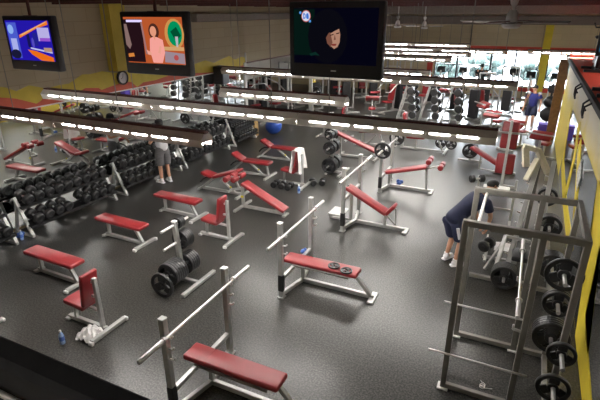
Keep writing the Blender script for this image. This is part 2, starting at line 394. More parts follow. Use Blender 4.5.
# mezzanine railing close to the camera
r = tag(empty('mezzanine_railing', (-1.6, .41, 2.85)), 'black guard railing in the near lower left corner', 'railing')
MATTE = mat('matte_black_paint', (.006, .006, .006), .9, noise=.2, spec=.15)
MB().box((0, 0, .92), (5.2, .06, .06), bev=.012).build('top_rail', MATTE, r)
MB().box((0, .0, .42), (5.2, .03, .95)).build('panel', MATTE, r)
MB().cyl((-2.6, -.03, .865), (2.6, -.03, .865), .006).build('trim_bar', DSTEEL, r)
MB().box((0, -.1, .66), (5.2, .03, .06)).build('lower_rail', mat('orange_rail_paint', (.5, .1, .02), .5, noise=.1), r)

# ------------------------------------------------------------------ lamps
AREA_W = 33; SLOT = {}
def fixture(x, Y, label, group, housing=HOUS, slots=7, L=2.42, z=3.12, power=None, hang=(-.8, .8)):
    r = tag(empty('light_fixture', (x, Y, z)), label, 'ceiling light', group)
    h = MB(); hl = L / 2
    # open-bottomed reflector: sides and ridge only
    sec = [(-.085, -.16), (-.115, -.07), (-.045, -.006), (.045, -.006), (.115, -.07), (.085, -.16)]
    t = bmesh.new()
    rings = [[t.verts.new((sx, a, b)) for a, b in sec] for sx in (-hl, hl)]
    for k in range(len(sec) - 1): t.faces.new((rings[0][k], rings[1][k], rings[1][k + 1], rings[0][k + 1]))
    bmesh.ops.recalc_face_normals(t, faces=t.faces)
    bmesh.ops.solidify(t, geom=t.faces[:], thickness=.006)
    h._in(t)
    for sx in (-hl + .01, hl - .01):
        h.prism([(-.11, -.07), (-.045, -.01), (.045, -.01), (.11, -.07), (.10, -.105), (-.10, -.105)], yz(sx), (.006, 0, 0))
    h.build('housing', housing, r)
    MB().box((0, 0, 0), (L, .085, .03), bev=.004).build('ridge', TRUSS, r)
    step = (L - .3) / slots
    sm = SLOT.get((L, slots)) or MB().box((0, 0, 0), (step * .74, .006, .017)).mesh('lit_slot', LAMP)
    SLOT[(L, slots)] = sm
    for k in range(slots):
        for sg in (-1, 1):
            o = bpy.data.objects.new('lit_slot', sm); COL.objects.link(o); o.parent = r
            o.location = (-hl + .15 + step * (k + .5), sg * .111, -.088); o.rotation_euler.x = sg * -.34
    for sg in (-1, 1): MB().cyl((-hl + .03, sg * .042, -.12), (hl - .03, sg * .042, -.12), .016, seg=8).build('tube_lamp', LAMP, r)
    for sx in hang: MB().cyl((sx, 0, .01), (sx, 0, CZ - z), .006, seg=6).build('hanger_wire', DSTEEL, r)
    l = bpy.data.lights.new('tube_light', 'AREA'); l.shape = 'RECTANGLE'; l.size = L; l.size_y = .15; l.energy = power or AREA_W; l.color = (1.0, .985, .90)
    lo = bpy.data.objects.new('tube_light', l); COL.objects.link(lo); lo.parent = r; lo.location = (0, 0, -.165)
    return r
G = 'suspended fluorescent light fixtures'
U = 2.43
fx = []
for k, x in enumerate([-8.05, -5.62]): fixture(x + 1.2, 4.25, ['brown fluorescent light in the nearest row, cut by left edge', 'brown fluorescent light in the nearest row, glowing at its open end'][k], G, HOUSB, power=12, hang=((-.3, .3), (-.8, -.1))[k])
for k in range(3): fixture(-7.49 + U * (k + .5), 5.5, ['long fluorescent light in the second row, left unit under the clock', 'long fluorescent light in the second row, middle unit', 'long fluorescent light in the second row, right unit ending over the floor'][k], G, z=3.18, power=19)
fixture(-3.8, 7.2, 'single pale fluorescent light below the dark television', G, power=25)
for k in range(3): fixture(-6.75 + 2.2 * (k + .5), 9.8, ['fluorescent light in the row past the speaker, left unit', 'fluorescent light in the row past the speaker, partly behind the dark television', 'fluorescent light in the row past the speaker, right unit before the windows'][k], G, L=2.19, z=3.16)
far = [(-2.05, 11.3, 'short row'), (-2.13, 14.95, 'next row'), (-1.81, 17.0, 'third far row'), (-.78, 18.6, 'wide far row'), (-2.37, 21.4, 'farthest row')]
for i, (xe, Y, nm) in enumerate(far):
    n = [1, 2, 2, 2, 2][i]
    for k in range(n):
        fixture(xe - U * (k + .5), Y, 'distant fluorescent light, %s right of the dark television, %s' % (['lowest', 'second lowest', 'middle', 'second highest', 'highest'][i], ['right unit', 'left unit'][k]), G, power=40)
for k in range(2): fixture(-.17 + U * (k + .5), 19.06, ['distant fluorescent light crossing the yellow window column', 'distant fluorescent light above the red deck at right'][k], G, power=40)

for k, x in enumerate([-4.2, -.6]): fixture(x, -.9, ['fluorescent light over the viewing mezzanine behind the railing, left unit', 'fluorescent light over the viewing mezzanine behind the railing, right unit'][k], G, z=4.75, power=7)  # invented fill lamps behind the camera, brighten the faces turned towards it
fixture(3.2, 13.0, 'fluorescent light over the red upper deck, out past the bikes', G, z=4.7)  # invented out-of-frame fill lamp, brightens the red deck
# ------------------------------------------------------------------ televisions
def tv(x, label, pic, z=3.64):
    r = tag(empty('television', (x, 4.85, z)), label, 'television', 'televisions hung from the roof joists')
    b = MB(); b.box((0, .05, .38), (1.06, .11, .77), bev=.02, seg=2); b.box((0, .13, .38), (.8, .08, .55), bev=.02); b.build('casing', PLASTIC, r)
    MB().box((0, -.005, .42), (.94, .008, .56)).build('screen', emat('screen_glow', pic[0], pic[1]), r)
    p = MB(); mats = []
    for i, (col, s, poly) in enumerate(pic[2]):
        mats.append(emat('picture_light', col, s)); p.mi = i
        p.prism(poly, lambda a, b: (-.47 + .94 * a, -.0092 - .0004 * i, .14 + .56 * (1 - b)), (0, -.0003, 0))
    p.build('picture', mats, r, smooth=False)
    MB().box((0, -.006, .07), (.06, .006, .012)).build('badge', STEEL, r)
    k = MB(); k.cyl((0, .08, .7), (0, .08, 1.5), .022); k.box((0, .08, .72), (.2, .08, .1)); k.build('pole_mount', TRUSS, r)
    return r
def ell(cx, cy, rx, ry, n=18, a0=0, a1=2 * PI): return [(cx + rx * math.cos(a0 + (a1 - a0) * k / n), cy + ry * math.sin(a0 + (a1 - a0) * k / n)) for k in range(n if a1 - a0 > 6 else n + 1)]
def rc(a, b, c, d): return [(a, b), (c, b), (c, d), (a, d)]
tv(-6.72, 'wall-side hanging television showing a blue and orange studio', ((.02, .01, .45), .9, [
    ((.08, .12, .7), .9, rc(.02, .05, .25, .95)), ((.3, .5, 1), .9, ell(.1, .22, .07, .12)), ((.45, .5, .95), .9, rc(.06, .45, .2, .75)), ((.02, .02, .08), .5, ell(.12, .85, .12, .12)),
    ((.9, .2, .02), .95, [(.28, .36), (.98, .0), (.98, .1), (.7, .2), (.28, .44)]), ((.95, .5, .2), .9, [(.3, .36), (.95, .02), (.95, .04), (.35, .37)]),
    ((.9, .17, .01), .95, [(.42, .72), (.6, .75), (.98, .9), (.98, 1.0), (.7, .99), (.5, .84)]),
    ((.01, .01, .12), .8, [(.45, .35), (.52, .33), (.52, .68), (.45, .66)]), ((.55, .5, .9), .9, rc(.72, .17, .98, .5)), ((.35, .1, .7), .9, rc(.75, .42, .98, .5)), ((.02, .02, .3), .9, rc(.6, .3, .7, .62)),
    ((.6, .6, .95), .9, [(.5, .66), (.98, .76), (.98, .8), (.5, .7)]), ((.6, .35, .25), .8, rc(.8, .66, .98, .76)), ((.1, .08, .6), .9, ell(.58, .55, .03, .13))]), z=3.59)
tv(-4.36, 'middle hanging television showing a woman in a pink shirt', ((.55, .11, .03), .9, [
    ((.03, .01, .015), .6, rc(.0, .05, .32, .98)), ((.75, .65, 1), 1.1, rc(.05, .06, .33, .11)), ((.5, .25, .25), .7, [(.3, .1), (.33, .1), (.37, .8), (.34, .8)]), ((.35, .22, .2), .7, [(.0, .15), (.05, .15), (.1, .6), (.06, .7), (0, .6)]),
    ((.75, .25, .05), .9, [(.02, .8), (.12, .78), (.13, .86), (.02, .88)]), ((.7, .33, .09), .9, ell(.86, .35, .16, .32)), ((.0, .32, .12), .9, ell(.87, .34, .12, .26)), ((.0, .1, .04), .8, [(.8, .3), (.9, .2), (.97, .38), (.88, .5)]),
    ((.72, .42, .18), .9, rc(.66, .62, 1, .7)), ((.42, .32, .38), .8, [(.68, .72), (1, .76), (1, .98), (.66, .96)]), ((.6, .1, .1), .8, ell(.86, .85, .04, .06)), ((.6, .6, .65), .8, [(.87, .4), (.92, .4), (.91, .62), (.88, .62)]),
    ((.10, .03, .02), .8, ell(.52, .3, .09, .17)), ((.85, .35, .22), .95, ell(.51, .3, .055, .11)), ((.95, .38, .33), 1, [(.44, .46), (.49, .42), (.56, .42), (.66, .48), (.68, .75), (.62, .98), (.46, .98), (.42, .72)]), ((.85, .35, .2), .95, [(.5, .4), (.54, .4), (.53, .5)]),
    ((.9, .4, .3), .95, [(.36, .7), (.44, .75), (.44, .82), (.38, .8)]), ((.9, .4, .3), .95, [(.6, .6), (.63, .62), (.6, .78), (.56, .76)])]))
tv(-1.91, 'large hanging television showing a hooded face on black', ((.003, .003, .014), .45, [
    ((.003, .016, .012), .6, rc(.0, .02, .26, .85)), ((.006, .006, .012), .5, ell(.42, .5, .24, .49)), ((.75, .2, .2), .8, ell(.155, .14, .058, .105)), ((.75, .8, .95), .9, ell(.155, .14, .05, .09)),
    ((.05, .2, .75), .9, [(.120, .09), (.137, .09), (.150, .115), (.150, .165), (.137, .19), (.120, .19)]), ((.75, .8, .95), .9, [(.129, .112), (.135, .112), (.141, .125), (.141, .155), (.135, .168), (.129, .168)]), ((.05, .2, .75), .9, [(.190, .112), (.180, .09), (.166, .09), (.157, .115), (.157, .165), (.166, .19), (.190, .19), (.190, .135), (.175, .135), (.175, .152), (.181, .152), (.181, .168), (.170, .168), (.166, .155), (.166, .125), (.170, .112)]), ((.1, .35, .85), .9, ell(.085, .08, .014, .025)), ((.1, .35, .85), .9, ell(.205, .23, .014, .025)),
    ((.55, .29, .2), .8, [(0.440, .46), (0.505, .40), (0.560, .36), (0.575, .46), (0.570, .6), (0.545, .68), (0.505, .72), (0.465, .67), (0.435, .62), (0.420, .53)]), ((.30, .12, .08), .6, [(0.435, .44), (0.455, .42), (0.485, .6), (0.465, .69), (0.420, .62), (0.405, .52)]),
    ((.3, .05, .04), .7, [(0.465, .63), (0.535, .625), (0.525, .66), (0.485, .665)]), ((.03, .01, .01), .5, [(0.455, .47), (0.495, .45), (0.495, .47), (0.455, .485)]), ((.03, .01, .01), .5, [(0.525, .44), (0.565, .42), (0.565, .44), (0.525, .455)]), ((.3, .13, .09), .6, [(0.510, .46), (0.525, .55), (0.500, .56)]),
    ((.006, .04, .03), .6, [(.2, .82), (.28, .78), (.33, .85), (.27, .84), (.22, .86)])]), z=3.73)
r = tag(empty('television', (1.62, 12.0, 3.5)), 'small wall television at the right edge above the red deck', 'television')
MB().box((0, 0, .33), (.85, .1, .66), bev=.02).build('casing', PLASTIC, r)
MB().box((0, -.055, .34), (.74, .01, .5)).build('screen', emat('screen_glow', (.05, .2, .35), .8), r)
MB().cyl((0, .03, .6), (0, .03, 1.65), .02).build('pole_mount', TRUSS, r)

# ------------------------------------------------------------------ fans
def fan(x, Y, z, dia, label, a0):
    r = tag(empty('ceiling_fan', (x, Y, z)), label, 'ceiling fan', 'ceiling fans')
    MB().cyl((0, 0, .1), (0, 0, CZ - z), .018).lathe([(0, .34), (.07, .34), (.05, .26), (.02, .22)]).build('downrod', OFFW, r)
    MB().lathe([(0, .18), (.05, .18), (.08, .12), (.09, .06), (.09, .0), (.06, -.03), (0, -.03)]).build('motor', OFFW, r)
    g = MB(); g.lathe([(0, -.1), (.1, -.1), (.14, -.07), (.14, -.03), (.08, -.03)]); g.build('lamp_cage', OFFW, r)
    for k in range(4):
        a = a0 + k * PI / 2
        M = rotZ(a); b = MB(); t = bmesh.new(); bmesh.ops.create_cube(t, size=1); bmesh.ops.scale(t, vec=(dia / 2 - .2, .13, .012), verts=t.verts); bmesh.ops.bevel(t, geom=t.edges[:], offset=.005, segments=1, affect='EDGES')
        b._in(t, M.to_4x4() @ Matrix.Translation((dia / 4 + .1, 0, .0)) @ rotX(.2).to_4x4()); b.bar(M @ Vector((.08, 0, .01)), M @ Vector((.26, 0, .01)), .03, .015)
        b.build('blade', OFFW if k % 2 == 0 else TRUSS, r)
fan(-.38, 8.6, 4.23, 1.7, 'white ceiling fan with lamp cage nearest the camera', -.35)
fan(-5.0, 19.5, 3.87, 1.4, 'small white ceiling fan in the distance above the windows, left one', .3)
fan(-3.95, 19.5, 3.84, 1.4, 'small white ceiling fan in the distance above the windows, right one', .1)

# ------------------------------------------------------------------ gym kit: plates, bars, dumbbells
def plate_mesh(d, t, name='disc'):
    R = d / 2; b = MB()
    b.lathe([(R * .74, -t * .35), (R * .80, -t * .5), (R * .97, -t * .5), (R, -t * .3), (R, t * .3), (R * .97, t * .5), (R * .80, t * .5), (R * .74, t * .35), (R * .74, -t * .35)], axis=(0, 1, 0), seg=30)
    b.lathe([(.026, -t * .5), (R * .32, -t * .5), (R * .34, -t * .3), (R * .34, t * .3), (R * .32, t * .5), (.026, t * .5), (.026, -t * .5)], axis=(0, 1, 0), seg=18)
    for k in range(3):
        a = PI / 2 + k * 2 * PI / 3; d_ = Vector((math.cos(a), 0, math.sin(a)))
        b.bar(d_ * R * .28, d_ * R * .78, R * .62, t * .6, up=(0, 1, 0))
    return b.mesh(name, IRON)
PL = {}
def plate(loc, d, t, label, group, axis='y', tilt=0.0):
    key = (d, t)
    if key not in PL: PL[key] = plate_mesh(d, t, 'weight_plate')
    o = bpy.data.objects.new('weight_plate', PL[key]); COL.objects.link(o); o.location = loc
    if axis == 'x': o.rotation_euler = (0, 0, PI / 2)
    if axis == 'z': o.rotation_euler = (PI / 2, 0, tilt)
    return tag(o, label, 'weight plate', group)
def barbell(loc, label, L=2.1, rz=0):
    r = tag(empty('barbell', loc, rz), label, 'barbell', 'olympic barbells')
    MB().cyl((0, -L / 2 + .38, 0), (0, L / 2 - .38, 0), .0175).build('shaft', CHROME, r)
    for s in (-1, 1):
        MB().lathe([(0, 0), (.028, 0), (.028, .35), (.024, .36), (0, .36)], p=(0, s * (L / 2 - .36), 0), axis=(0, s, 0), seg=16).lathe([(0, 0), (.04, 0), (.04, .03), (0, .03)], p=(0, s * (L / 2 - .39), 0), axis=(0, s, 0), seg=16).build('sleeve', CHROME, r)
    return r
DB = {}
def dumbbell_proto(R, hl, grip=.12):
    key = (R, hl)
    if key in DB: return DB[key]
    h = MB().lathe([(0, 0), (R * .82, 0), (R, R * .2), (R, hl - R * .2), (R * .8, hl), (R * .3, hl), (R * .25, hl - .006), (0, hl - .006)], axis=(1, 0, 0), seg=16).mesh('head', BLACK)
    g = MB().cyl((-grip / 2 - .02, 0, 0), (grip / 2 + .02, 0, 0), .017, seg=10).mesh('handle', CHROME)
    DB[key] = (h, g, grip); return DB[key]
def dumbbell(loc, R, hl, label, group, rz=0, ry=0):
    h, g, grip = dumbbell_proto(R, hl)
    r = tag(empty('dumbbell', loc), label, 'dumbbell', group); r.rotation_euler = (0, ry, rz)
    for s in (-1, 1):
        o = bpy.data.objects.new('head', h); COL.objects.link(o); o.parent = r; o.location = (s * grip / 2, 0, 0)
        if s < 0: o.rotation_euler = (0, 0, PI)
    o = bpy.data.objects.new('handle', g); COL.objects.link(o); o.parent = r
    return r

def rack(y0, y1, label, n, R, hl, nm, tiers=2, frame=STEEL, x0=-8.90, start=0):
    r = tag(empty('dumbbell_rack', (x0, (y0 + y1) / 2, 0)), label, 'dumbbell rack', 'dumbbell racks along the mirror')
    L = y1 - y0
    for s in (-1, 1):
        l = MB(); yy = s * (L / 2 - .06)
        l.bar((0, yy, .05), (-.34, yy, .84 if tiers == 2 else .95), .07, .05); l.bar((-.5, yy, .04), (-.30, yy, .72), .06, .05); l.bar((.04, yy, .03), (-.53, yy, .03), .06, .06)
        l.build('leg', frame, r)
    lv = [(-.06, .27), (-.26, .66)] if tiers == 2 else [(-.0, .24), (-.14, .55), (-.28, .86)]
    for i, (dx, z) in enumerate(lv):
        t = MB()
        for o in (-.1, .1): t.box((dx + o, 0, z + (-o) * .28), (.05, L - .1, .05))
        t.box((dx, 0, z - .015), (.3, L - .1, .012), rotY(.27))
        t.build('shelf', BLACK, r)
        step = (L - .22) / n
        for k in range(start, n):
            if (nm == 'nearest full rack' and i == 0 and k == 4): continue
            dumbbell((x0 + dx, y0 + .11 + step * (k + .5), z + .03 + R), R, hl, 'round black dumbbell, %s from near end, %s tier, %s' % (ordw(k - start), (['lower', 'upper'] if tiers == 2 else ['bottom', 'middle', 'top'])[i], nm), 'dumbbells on the %s' % nm, ry=.27)
rack(2.85, 5.25, 'silver two-tier dumbbell rack cut off by the left edge', 9, .113, .13, 'rack cut by left edge', start=4)
rack(5.5, 7.92, 'silver two-tier dumbbell rack nearest the camera that shows whole', 9, .115, .13, 'nearest full rack')
rack(8.16, 10.48, 'silver two-tier dumbbell rack beside the man in grey shorts', 9, .113, .125, 'rack by the man')
rack(10.62, 13.05, 'silver two-tier dumbbell rack beyond the man in grey shorts', 9, .11, .125, 'rack beyond the man')
rack(13.32, 14.82, 'white three-tier dumbbell rack of small dumbbells before the blue ball', 8, .082, .1, 'white rack', tiers=3, frame=WHITE)

# ------------------------------------------------------------------ benches
def guard(root_part, x, y): MB().box((x, y, .28), (.086, .086, .3), bev=.006).build('rubber_sleeve', BLACK, root_part)
def uprights(r, H, ys, hooks, side=1):
    for y in ys:
        u = MB().box((0, y, H / 2), (.075, .075, H), bev=.006).build('upright', STEEL, r)
        MB().box((0, y, H + .006), (.08, .08, .02), bev=.006).build('end_cap', WHITE, u)
        if y == ys[0]: guard(u, 0, y)
        for z in hooks: MB().bar((.03, y, z - .02), (.1, y, z - .005), .022).bar((.1, y, z - .005), (.115, y, z + .03), .022).build('bar_hook', CHROME, u)
        MB().box((0, y, .012), (.12, .12, .024), bev=.005).build('foot', STEEL, u)
def bench_press(loc, label, rz=0, seam=True):
    r = tag(empty('bench_press', loc, rz), label, 'weight bench', 'flat press benches')
    uprights(r, 1.35, (-.585, .585), (1.135, .98, .84))
    f = MB(); f.bar((0, -.56, .345), (0, .56, .345), .06, .06); f.bar((0, -.56, .06), (.12, 0, .06), .06, .07); f.bar((0, .56, .06), (.12, 0, .06), .06, .07)
    f.bar((.12, 0, .05), (1.4, 0, .05), .06, .07); f.build('base_frame', STEEL, r)
    MB().bar((.12, 0, .06), (.12, 0, .39), .06).build('leg', STEEL, r)
    g = MB(); g.bar((1.05, 0, .39), (1.36, 0, .04), .06); g.box((1.38, 0, .02), (.1, .34, .04), bev=.008); g.build('leg', STEEL, r)
    p = pad_mb((-.2, 0, .385), (1.13, 0, .385), .29, .075); p.build('pad', RED, r)
    if seam:
        MB().box((.12, 0, .4605), (.006, .27, .003)).build('seam', mat('dark_red_thread', (.22, .015, .02), .6), r)
    MB().bar((-.02, -.14, .37), (1.0, -.14, .37), .03, .03).bar((-.02, .14, .37), (1.0, .14, .37), .03, .03).build('pad_support', DSTEEL, r)
    return r
bench_press((-3.13, 3.70, 0), 'flat press bench with red pad nearest the camera')
barbell((-3.06, 3.70, 1.155), 'chrome barbell racked on the press bench nearest the camera')
bench_press((-3.12, 6.39, 0), 'flat press bench in the middle with two small plates on it')
barbell((-3.05, 6.33, 1.155), 'chrome barbell racked on the middle press bench')
plate((-2.42, 6.36, .478), .2, .025, 'small black plate flat on the middle red bench, left one', 'small plates on the bench', axis='z')
plate((-2.18, 6.30, .478), .2, .025, 'small black plate flat on the middle red bench, right one', 'small plates on the bench', axis='z', tilt=.8)
tag(pad_mb((0, 0, 0), (.24, 0, .0), .12, .05).build('folded_cloth', BPLAST, loc=(-3.28, 6.95, .46)), 'blue cloth on the crossbar behind the middle press bench', 'cloth') if False else None

# incline bench
r = tag(empty('incline_bench', (-3.1, 9.12, 0)), 'red inclined press bench with small tilted seat and spotter platform', 'weight bench')
uprights(r, 1.42, (-.53, .53), (1.22, 1.05))
f = MB(); f.bar((0, -.5, .72), (0, .5, .72), .06); f.bar((0, -.5, .06), (.12, 0, .06), .06, .07); f.bar((0, .5, .06), (.12, 0, .06), .06, .07); f.bar((.1, 0, .05), (1.22, 0, .05), .07); f.bar((0, 0, .05), (0, 0, .72), .06)
f.bar((.78, 0, .05), (.78, 0, .36), .06); f.box((1.24, 0, .02), (.1, .3, .04), bev=.008); f.build('base_frame', STEEL, r)
pad_mb((-.12, 0, .80), (.80, 0, .33), .29, .08).build('backrest', RED, r)
pad_mb((.84, 0, .34), (1.02, 0, .56), .28, .07).build('seat', RED, r)
MB().bar((.8, .0, .32), (1.02, 0, .12), .04).bar((1.02, 0, .12), (1.0, 0, .5), .035).build('seat_strut', STEEL, r)
MB().box((-.3, .0, .2), (.34, .45, .025), bev=.005).bar((-.5, 0, .03), (-.36, 0, .19), .05).bar((-.5, 0, .03), (0, 0, .06), .05).build('spotter_platform', STEEL, r)
barbell((-3.03, 9.2, 1.245), 'chrome barbell racked on the inclined press bench')

# decline press with loaded bar
r = tag(empty('decline_bench', (-3.04, 11.7, 0)), 'red declined press bench with roller leg holds and loaded bar', 'weight bench')
uprights(r, 1.36, (-.52, .52), (1.17, 1.0))
f = MB(); f.bar((0, -.5, .4), (0, .5, .4), .06); f.bar((0, -.5, .06), (.12, 0, .06), .06, .07); f.bar((0, .5, .06), (.12, 0, .06), .06, .07); f.bar((.1, 0, .05), (1.22, 0, .05), .07)
f.bar((.1, 0, .05), (.1, 0, .36), .06); f.bar((1.1, 0, .05), (1.05, 0, .66), .055); f.box((1.22, 0, .02), (.1, .34, .04), bev=.008); f.build('base_frame', STEEL, r)
pad_mb((-.02, 0, .36), (1.08, 0, .66), .29, .08).build('pad', RED, r)
MB().bar((1.05, 0, .64), (1.4, 0, .76), .04).bar((1.4, -.16, .76), (1.4, .16, .76), .03).bar((1.12, 0, .66), (1.12, 0, .86), .03).bar((1.12, -.2, .86), (1.12, .2, .86), .03).build('roller_arm', CHROME, r)
for x, z in ((1.12, .87), (1.42, .76)):
    for s in (-1, 1): MB().lathe([(0, 0), (.05, 0), (.068, .02), (.068, .18), (.05, .2), (0, .2)], p=(x, s * .03, z), axis=(0, s, 0)).build('roller_pad', RED, r)
BX, BY, BZ = -2.97, 11.66, 1.19
barbell((BX, BY, BZ), 'chrome barbell on the declined bench loaded with one plate each side')
plate((BX, BY - .69, BZ), .42, .05, 'black plate on the declined bench bar, near end', 'plates on the declined bench bar')
plate((BX, BY + .69, BZ), .42, .05, 'black plate on the declined bench bar, far end', 'plates on the declined bench bar')

# flat utility benches
def flat_bench(loc, label, rz=0):
    r = tag(empty('flat_bench', loc, rz), label, 'flat bench', 'flat red benches')
    pad_mb((-.62, 0, .38), (.62, 0, .38), .30, .08).build('pad', RED, r)
    MB().bar((-.4, 0, .04), (-.4, 0, .38), .06).build('leg', STEEL, r)
    MB().bar((.52, 0, .06), (.34, 0, .38), .06).build('leg', STEEL, r)
    MB().bar((-.5, 0, .05), (.55, 0, .05), .06, .07).box((-.5, 0, .03), (.08, .2, .05), bev=.008).build('base_rail', STEEL, r)
    f = MB().bar((.58, -.28, .045), (.58, .28, .045), .07, .06)
    f.build('foot_bar', STEEL, r)
    for s in (-1, 1): MB().box((.58, s * .29, .03), (.085, .05, .06), bev=.01).build('foot_cap', WHITE, r)
    return r
flat_bench((-7.03, 4.66, 0), 'flat red bench at left, behind the upright chair bench', -.02)
flat_bench((-7.05, 6.27, 0), 'flat red bench in the middle of the three, facing the dumbbell racks', -.02)
flat_bench((-6.87, 7.82, 0), 'flat red bench farthest of the three, behind the plate tree', -.03)

# upright utility seats
def utility_seat(loc, label, towel=False):
    r = tag(empty('utility_seat', loc), label, 'exercise seat', 'upright exercise seats')
    pad_mb((.12, 0, .39), (.52, 0, .35), .30, .08).build('seat', RED, r)
    pad_mb((.56, 0, .42), (.64, 0, .96), .29, .07).build('backrest', RED, r)
    MB().bar((.16, 0, .05), (.18, 0, .38), .05).build('leg', STEEL, r)
    MB().bar((.71, 0, .05), (.71, 0, .90), .06).build('post', STEEL, r)
    s = MB()
    for z in (.58, .82): s.bar((.58 + (z - .42) * .15, 0, z), (.72, 0, z), .04)
    s.bar((.14, 0, .365), (.68, 0, .345), .05, .04); s.build('pad_bracket', CHROME, r)
    MB().bar((.0, 0, .05), (.78, 0, .05), .065).box((.02, 0, .03), (.08, .16, .05), bev=.01).build('base_rail', STEEL, r)
    MB().bar((.82, -.32, .045), (.82, .32, .045), .07, .06).build('foot_bar', STEEL, r)
    for q in (-1, 1): MB().box((.82, q * .33, .03), (.085, .05, .06), bev=.01).build('foot_cap', WHITE, r)
    return r
utility_seat((-5.83, 3.91, 0), 'upright red exercise seat at lower left, seen from behind')
utility_seat((-5.76, 7.17, 0), 'upright red exercise seat in front of the roller bench')
utility_seat((-5.78, 10.75, 0), 'upright exercise seat with a white towel over its back')

# roller abdominal bench
r = tag(empty('abdominal_bench', (-5.72, 8.80, 0)), 'declined red abdominal bench with two pairs of foot rollers', 'weight bench')
f = MB(); f.bar((0, 0, .05), (1.12, 0, .05), .07); f.bar((-.02, -.38, .045), (-.02, .38, .045), .07, .06); f.bar((0, 0, .05), (0, 0, .56), .065); f.bar((.95, 0, .05), (.9, 0, .16), .05); f.box((1.14, 0, .02), (.08, .24, .04), bev=.008)
f.build('base_frame', STEEL, r)
pad_mb((.02, 0, .62), (1.14, 0, .10), .29, .08).build('pad', RED, r)
a = MB(); a.bar((0, 0, .5), (-.3, 0, .42), .055); a.bar((-.3, 0, .42), (-.3, -.2, .42), .05); a.bar((-.1, 0, .5), (-.22, 0, .76), .045); a.bar((-.1, -.24, .76), (-.1, .24, .76), .03); a.bar((-.32, -.24, .74), (-.32, .24, .74), .03); a.bar((-.32, 0, .74), (-.1, 0, .76), .035)
a.build('roller_arm', STEEL, r)
for x, z in ((-.1, .76), (-.32, .74)):
    for s in (-1, 1): MB().lathe([(0, 0), (.05, 0), (.07, .02), (.07, .19), (.05, .21), (0, .21)], p=(x, s * .05, z), axis=(0, s, 0)).build('roller_pad', RED, r)
MB().box((0, -.04, .3), (.07, .01, .05)).build('warning_sticker', SPOTW, r)

# adjustable benches
def adj_bench(loc, label, back_up, seat_up, rz=0):
    r = tag(empty('adjustable_bench', loc, rz), label, 'weight bench', 'adjustable red benches')
    pad_mb((-.36, 0, .40 + seat_up), (-.02, 0, .38), .30, .08).build('seat', RED, r)
    pad_mb((.02, 0, .38), (.88 * (1 if back_up < .1 else .93), 0, .38 + back_up), .29, .08).build('backrest', RED, r)
    f = MB(); f.bar((-.45, 0, .05), (.82, 0, .05), .065); f.bar((-.45, -.16, .04), (-.45, .16, .04), .06, .05); f.bar((.85, -.36, .045), (.85, .36, .045), .07, .06); f.build('base_frame', STEEL, r)
    MB().bar((-.42, 0, .05), (-.05, 0, .36), .055).build('leg', STEEL, r)
    MB().bar((.62, 0, .05), (.2, 0, .36), .05).build('leg', STEEL, r)
    if back_up < .1: MB().bar((.8, 0, .05), (.74, 0, .38), .06).build('leg', STEEL, r)
    else: MB().bar((.35, 0, .3), (.75, 0, .36 + back_up * .8), .04).build('prop', CHROME, r)
    MB().tube([(-.46, -.02, .2), (-.36, -.02, .3), (-.25, -.02, .36), (-.1, -.02, .37)], .022).build('ladder_arm', BLACK, r)
    MB().box((.5, -.035, .2), (.05, .01, .04)).build('warning_sticker', SPOTW, r)
    return r
adj_bench((-6.98, 9.45, 0), 'adjustable red bench with its back raised, beside the man', .27, .06)
adj_bench((-7.05, 11.0, 0), 'adjustable red bench lying flat, middle of the row', .0, .17)
adj_bench((-7.02, 12.62, 0), 'adjustable red bench lying flat, farthest of the row', .0, .17)

# plate trees
def plate_tree(loc, label, load, lean=-.06, pegs=((1.08, .3), (.76, .3), (.30, .36))):
    r = tag(empty('plate_tree', loc), label, 'plate rack', 'weight plate trees')
    H = pegs[0][0] + .05
    MB().bar((0, 0, .04), (lean, 0, H), .075).build('post', STEEL, r)
    MB().bar((-.05, 0, .05), (.32, 0, .05), .065).build('base_rail', STEEL, r)
    MB().bar((.34, -.45, .045), (.34, .45, .045), .075, .06).build('foot_bar', STEEL, r)
    MB().bar((-.1, -.3, .04), (-.1, .3, .04), .06, .05).build('foot_bar', STEEL, r)
    MB().box((lean, 0, H + .01), (.085, .085, .03), bev=.008).build('end_cap', WHITE, r)
    for z, l in pegs:
        px = lean * z / H
        for s in (-1, 1): MB().cyl((px, s * .03, z), (px, s * (.04 + l), z), .024).build('peg', CHROME, r)
    for (pi, s, n, d, t, off) in load:
        z, l = pegs[pi]; px = lean * z / H
        for k in range(n):
            yy = s * (off + t * 1.04 * (k + .5))
            zz = z + d * .0 - .0 + (-.024 + .026)
            plate((loc[0] + px, loc[1] + yy, zz), d, t, 'black weight plate, %s from the post, %s peg of the %s' % (ordw(k), ['top', 'middle', 'bottom'][pi] + (' near' if s < 0 else ' far'), TREE[0]), 'plates on the %s' % TREE[0])
TREE = ['near plate tree']
plate_tree((-4.92, 5.52, 0), 'plate tree stacked with black plates, left of the middle bench', [(0, 1, 3, .2, .035, .06), (1, 1, 5, .34, .038, .06), (2, 1, 5, .40, .045, .06), (2, -1, 6, .42, .048, .06)])
plate((-4.90, 4.98, .225), .45, .05, 'large black plate with three holes leaning before the near plate tree', 'loose plates')
TREE = ['far plate tree']
plate_tree((-4.75, 12.15, 0), 'plate tree with three pairs of plates before a red declined bench', [(0, 1, 3, .24, .05, .06), (0, -1, 3, .24, .05, .06), (1, 1, 4, .38, .05, .06), (1, -1, 3, .38, .05, .06), (2, 1, 4, .45, .055, .06), (2, -1, 4, .45, .055, .06)], pegs=((1.15, .3), (.78, .3), (.28, .36)))
TREE = ['rear plate stand']
r = tag(empty('plate_stand', (-1.25, 14.95, 0)), 'low plate stand with a stack of large plates before the red machine', 'plate rack')
